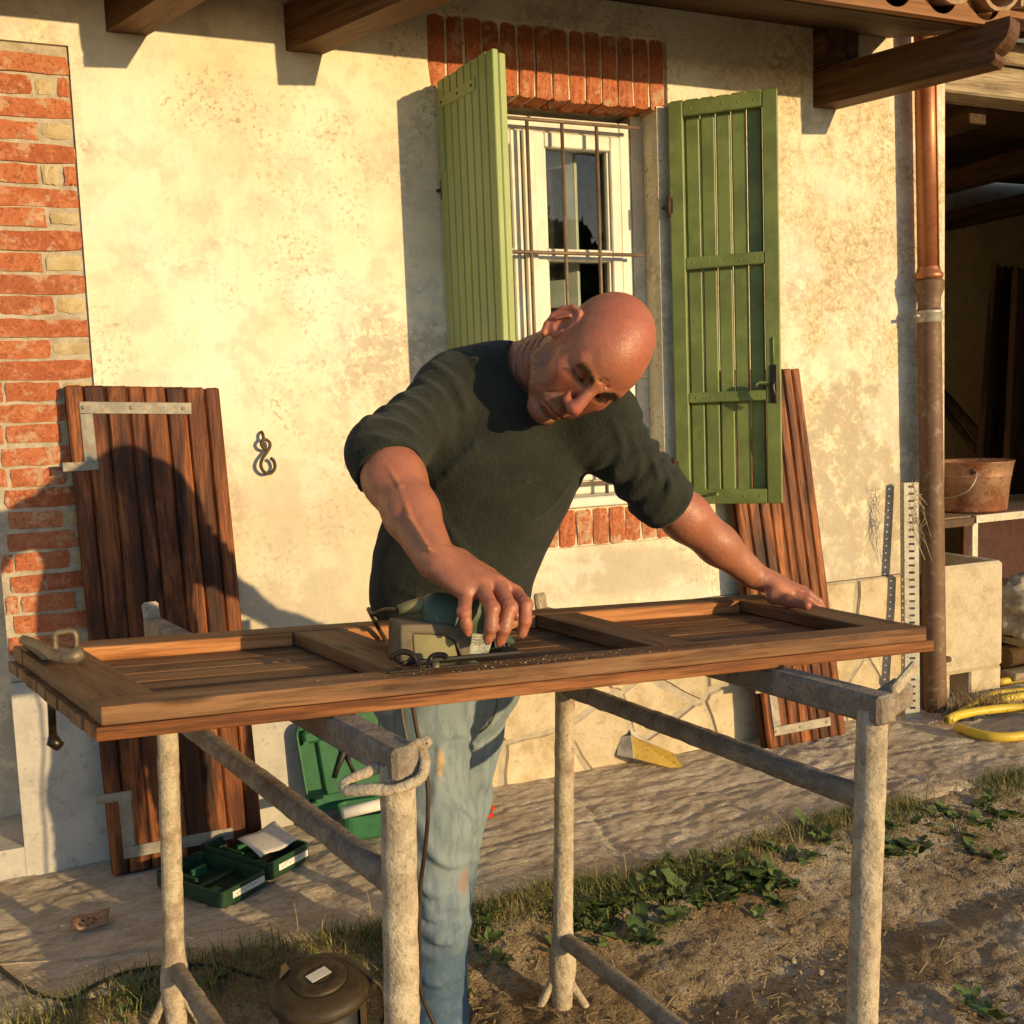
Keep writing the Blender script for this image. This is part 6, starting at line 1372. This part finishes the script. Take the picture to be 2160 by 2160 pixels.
p = PZ(148, 1965, .006); sp = paper_sheet('sandpaper', SANDP, PZ(146, 1972, .012), PZ(228, 1948, .012)-PZ(146, 1972, .012), PZ(152, 1938, .02)-PZ(146, 1972, .012), 6, 'worn brown perforated sandpaper sheet on the terrace', 'sandpaper', .008)
for k in range(8):
    a = 2*math.pi*k/8; q = PZ(146, 1972, .0175).lerp(PZ(228, 1948, .0175), .45+.2*math.cos(a)).lerp(PZ(152, 1938, .024).lerp(PZ(232, 1920, .024), .45+.2*math.cos(a)), .45+.25*math.sin(a)); lathe('dust_hole', BLACKP, sp, [(0, .001), (.004, .001), (.0042, 0)], Matrix.Translation(q+V((0, 0, .003))), 8)
# ================================================================== VEGETATION
def m_leaf(name, cols):
    M = MT(name, .55, .3); r = M.rnd(); n = M.noise(M.vec(rnd=2), 30, 3); c = M.ramp(r, [(0, cols[0]), (.5, cols[1]), (1, cols[2])]); c = M.mix(M.mul(n, .5), c, cols[3]); M.set('Base Color', c)
    M.set('Subsurface Weight', 0.0); M.bump(n, .3, .003); return M.m
LEAF = m_leaf('weed_leaf', ((.070, .115, .030), (.10, .150, .040), (.155, .190, .060), (.075, .105, .035)))
def leaf_mesh(L_, W_, seed, bend=.35):
    r = random.Random(seed); vs, fs = [], []; n = 6
    for i in range(n+1):
        t = i/n; w_ = W_*math.sin(math.pi*min(1, (t*.92+.04)))**.75*(1-.25*t)*(1+.12*math.sin(i*2.7+seed)); z = bend*L_*(t-.9*t*t)+r.uniform(-.002, .002)
        vs += [(t*L_, -w_, z+.18*w_+r.uniform(-.0025, .0025)), (t*L_, 0, z), (t*L_, w_, z+.18*w_+r.uniform(-.0025, .0025))]
    for i in range(n):
        a = i*3; fs += [(a, a+3, a+4, a+1), (a+1, a+4, a+5, a+2)]
    return pydata(vs, fs)
LV = [leaf_mesh(l, w_, i, b) for i, (l, w_, b) in enumerate(((.050, .016, .35), (.042, .015, .5), (.060, .019, .25), (.036, .013, .55), (.055, .0135, .6)))]
for me in LV: me.materials.append(LEAF); me.polygons.foreach_set('use_smooth', [True]*len(me.polygons))
rr = random.Random(21); spots = []
for (x0, x1, n) in ((905, 1150, 9), (1175, 1650, 82), (1660, 1800, 7), (1850, 2160, 26)):
    for i in range(n): x = rr.uniform(x0, x1); spots.append((x, 1925-(x-1300)*.233+rr.gauss(0, 30)+(10 if x < 1650 else 0)))
spots += [(300, 2120), (420, 2100), (455, 2075), (250, 2150), (1500, 1905), (1545, 1880), (1470, 1925), (2090, 2150), (2040, 2120)]
where = [('beside the far trestle leg', 1150, 1260), ('in the verge behind the bare trestle', 1261, 1400), ('in the verge between the trestle legs', 1401, 1650), ('beyond the bare end trestle leg', 1651, 1900), ('at the verge near the hose', 1901, 2170), ('by the canister', 200, 500), ('beside the person in jeans', 880, 1149)]
for i, (x, y) in enumerate(spots):
    p = gpt(x, y, 0); nl_ = rr.randint(4, 8) if i < 45 else rr.randint(4, 6)
    wh = next((a for a, b, c in where if b <= x <= c), 'on the clay ground')
    w_ = empty('broadleaf_weed', p, 'low broadleaf weed growing '+wh, 'weed', 'weeds '+wh)
    for k in range(nl_):
        s_ = rr.uniform(.55, 1.3); M_ = Matrix.Translation(p+V((rr.uniform(-.012, .012), rr.uniform(-.012, .012), rr.uniform(.0, .016)))) @ Matrix.Rotation(k*2*math.pi/nl_+rr.uniform(-.5, .5), 4, 'Z') @ Matrix.Rotation(-rr.uniform(.05, .75), 4, 'Y') @ Matrix.Rotation(rr.uniform(-.4, .4), 4, 'X') @ Matrix.Scale(s_, 4)
        mesh_obj('leaf', rr.choice(LV), LEAF, w_, M_)
def blades(name, n, place, hmin, hmax, wid, mat, label, lean=.6, seed=1):
    r = np.random.RandomState(seed); P_ = place(n, r); n = len(P_); h = r.uniform(hmin, hmax, n); a = r.uniform(0, 6.283, n); ln = r.uniform(.1, lean, n)*h; wd = r.uniform(.6, 1.3, n)*wid
    d = np.stack([np.cos(a), np.sin(a), np.zeros(n)], 1); s_ = np.stack([-np.sin(a), np.cos(a), np.zeros(n)], 1); up_ = np.array([0, 0, 1.])
    rows = []
    for t, wt in ((0, 1), (.4, .85), (.75, .55)):
        c = P_+d*(ln*t*t*1.3)[:, None]+up_*(h*(t-.22*t*t))[:, None]; rows += [c-s_*(wd*wt)[:, None], c+s_*(wd*wt)[:, None]]
    rows.append(P_+d*(ln*1.3)[:, None]+up_*(h*.74)[:, None]); vs = np.stack(rows, 1).reshape(-1, 3); b = np.arange(n)*7
    q = np.concatenate([np.stack([b, b+1, b+3, b+2], 1), np.stack([b+2, b+3, b+5, b+4], 1)]); t3 = np.stack([b+4, b+5, b+6], 1)
    me = pydata(vs.tolist(), q.tolist()+t3.tolist()); o = mesh_obj(name, me, mat); return tag(o, label, None, None, 'stuff')
def m_grass(name, a, b, c3):
    M = MT(name, .6, .25); n = M.noise(M.vec(), 28, 3); n2 = M.noise(M.vec(loc=(3, 3, 3)), 160, 1); c = M.ramp(n, [(.35, a), (.65, b)]); c = M.mix(M.step(n2, .55, .65), c, c3); M.set('Base Color', c); return M.m
GRASS = m_grass('verge_grass', (.11, .14, .035), (.21, .20, .06), (.40, .31, .14)); DRY = m_grass('dry_grass', (.30, .21, .09), (.42, .31, .15), (.18, .12, .05))
def ground_pts(x, y): z = np.where(y < edge_y(x), earth_z(x, y), -.004); return np.stack([x, y, z], 1)
def verge(n, r):
    x = r.uniform(.55, 3.6, n); y = edge_y(x)-np.abs(r.normal(0, .075, n))+.012; dens = fbm(np.stack([x*3.2, y*4, x*0], 1), 61)+.30; k = r.uniform(-.15, .75, n) < dens; return ground_pts(x[k], y[k])
def verge2(n, r):
    x = r.uniform(-.25, .62, n); y = edge_y(x)-np.abs(r.normal(0, .13, n))+.02; dens = fbm(np.stack([x*3.2, y*4, x*0], 1), 62)+.30; k = r.uniform(-.2, .6, n) < dens; return ground_pts(x[k], y[k])
blades('grass_verge', 15000, verge, .012, .055, .0011, GRASS, 'short mixed grass along the terrace edge', 1.0, 3)
blades('grass_verge', 2600, verge2, .012, .07, .0012, GRASS, 'tufty grass around the canister', .9, 4)
def tall(n, r): x = r.uniform(.35, 3.4, n); y = edge_y(x)+r.normal(-.03, .05, n); return ground_pts(x, y)
blades('grass_verge', 160, tall, .06, .14, .0010, DRY, 'scattered tall dry grass stems at the terrace edge', .7, 9)
def litter(n, r): x = r.uniform(.3, 3.2, n); y = r.uniform(-1.7, -.78, n); k = fbm(np.stack([x*2.5, y*3, x*0], 1), 71) > r.uniform(-.5, .6, n); return ground_pts(x[k], y[k])+np.array([0, 0, .002])
def straws(name, n, place, mat, label, seed):
    r = np.random.RandomState(seed); P_ = place(n, r); n = len(P_); a = r.uniform(0, 6.283, n); L_ = r.uniform(.006, .03, n); w_ = r.uniform(.0006, .0016, n); d = np.stack([np.cos(a)*L_, np.sin(a)*L_, r.uniform(-.1, .35, n)*L_], 1); s_ = np.stack([-np.sin(a)*w_, np.cos(a)*w_, np.full(n, .0006)], 1)
    vs = np.stack([P_-d-s_, P_-d+s_, P_+d+s_, P_+d-s_], 1).reshape(-1, 3); b = np.arange(n)*4; me = pydata(vs.tolist(), np.stack([b, b+1, b+2, b+3], 1).tolist()); return tag(mesh_obj(name, me, mat), label, None, None, 'stuff')
straws('straw_litter', 5200, litter, DRY, 'dry straw and chaff littering the clay', 5)
def pebbles(n, seed):
    r = np.random.RandomState(seed); P_ = litter(n, r); n = len(P_); bm = bmesh.new(); bmesh.ops.create_icosphere(bm, subdivisions=1, radius=1); bv = np.array([v.co[:] for v in bm.verts]); bf = np.array([[v.index for v in f.verts] for f in bm.faces]); bm.free()
    s_ = r.lognormal(-6.0, .5, n); A = r.uniform(.6, 1.3, (n, 1, 3)); vs = (bv[None]*A*s_[:, None, None]*(1+.25*r.uniform(-1, 1, (n, len(bv), 1)))+P_[:, None]).reshape(-1, 3); f = (bf[None]+(np.arange(n)*len(bv))[:, None, None]).reshape(-1, 3)
    return tag(mesh_obj('pebbles', pydata(vs.tolist(), f.tolist()), EARTH), 'small clods and pebbles scattered on the clay', None, None, 'stuff')
pebbles(2600, 6)
def by_trough(n, r): x = r.normal(3.30, .10, n); y = r.normal(-.17, .035, n); return np.stack([x, y, x*0], 1)
blades('trough_weeds', 500, by_trough, .03, .13, .0014, DRY, 'dry tangled weeds at the foot of the trough', 1.0, 12)
# dark trees across the yard (seen in the window glass)
r = np.random.RandomState(4); n = 22000; az = np.radians(r.uniform(30.6, 62, n)); dist = r.uniform(98, 112, n); top = 23+1.6*np.sin(az*60)+1.2*np.sin(az*151); z = r.uniform(0, 1, n)**.8*top
c = np.stack([dist*np.sin(az), -dist*np.cos(az), z], 1); d1 = r.normal(0, .45, (n, 3)); d2 = r.normal(0, .45, (n, 3)); vs = np.stack([c-d1, c+d2, c+d1, c-d2], 1).reshape(-1, 3); b = np.arange(n)*4
tag(mesh_obj('far_trees', pydata(vs.tolist(), np.stack([b, b+1, b+2, b+3], 1).tolist()), GRASS), 'dark tree belt mirrored in the window glass', None, None, 'stuff')

# sawdust and chips round the sander
r = np.random.RandomState(8); n = 420; uu = np.clip(r.normal(.46, .10, n), .02, .98); vv = np.clip(np.abs(r.normal(.05, .09, n)), .004, .9); keep = (vv < sv-.004) | (r.uniform(0, 1, n) < .5); uu, vv = uu[keep], vv[keep]; vs, fs = [], []
for i, (a, b) in enumerate(zip(uu, vv)):
    inside = sv < b < 1-sv and not (abs(a-.338) < .033 or abs(a-.655) < .03 or a < eu or a > 1-eu); p = G(a, b, (FH if inside else 0)+.0010); t = r.uniform(0, 6.28); l = r.lognormal(-7.1, .4); d = SX*math.cos(t)*l+SY*math.sin(t)*l; e = SY*math.cos(t)*l*.5-SX*math.sin(t)*l*.5+TN*l*.4
    vs += [p-d-e, p+d-e, p+d+e, p-d+e]; fs.append((4*i, 4*i+1, 4*i+2, 4*i+3))
tag(mesh_obj('sawdust', pydata(vs, fs), m_simple('pale_sawdust', (.55, .40, .24), .95, .05, bump=0)), 'fine pale sawdust scattered on the shutter round the sander', None, None, 'stuff')
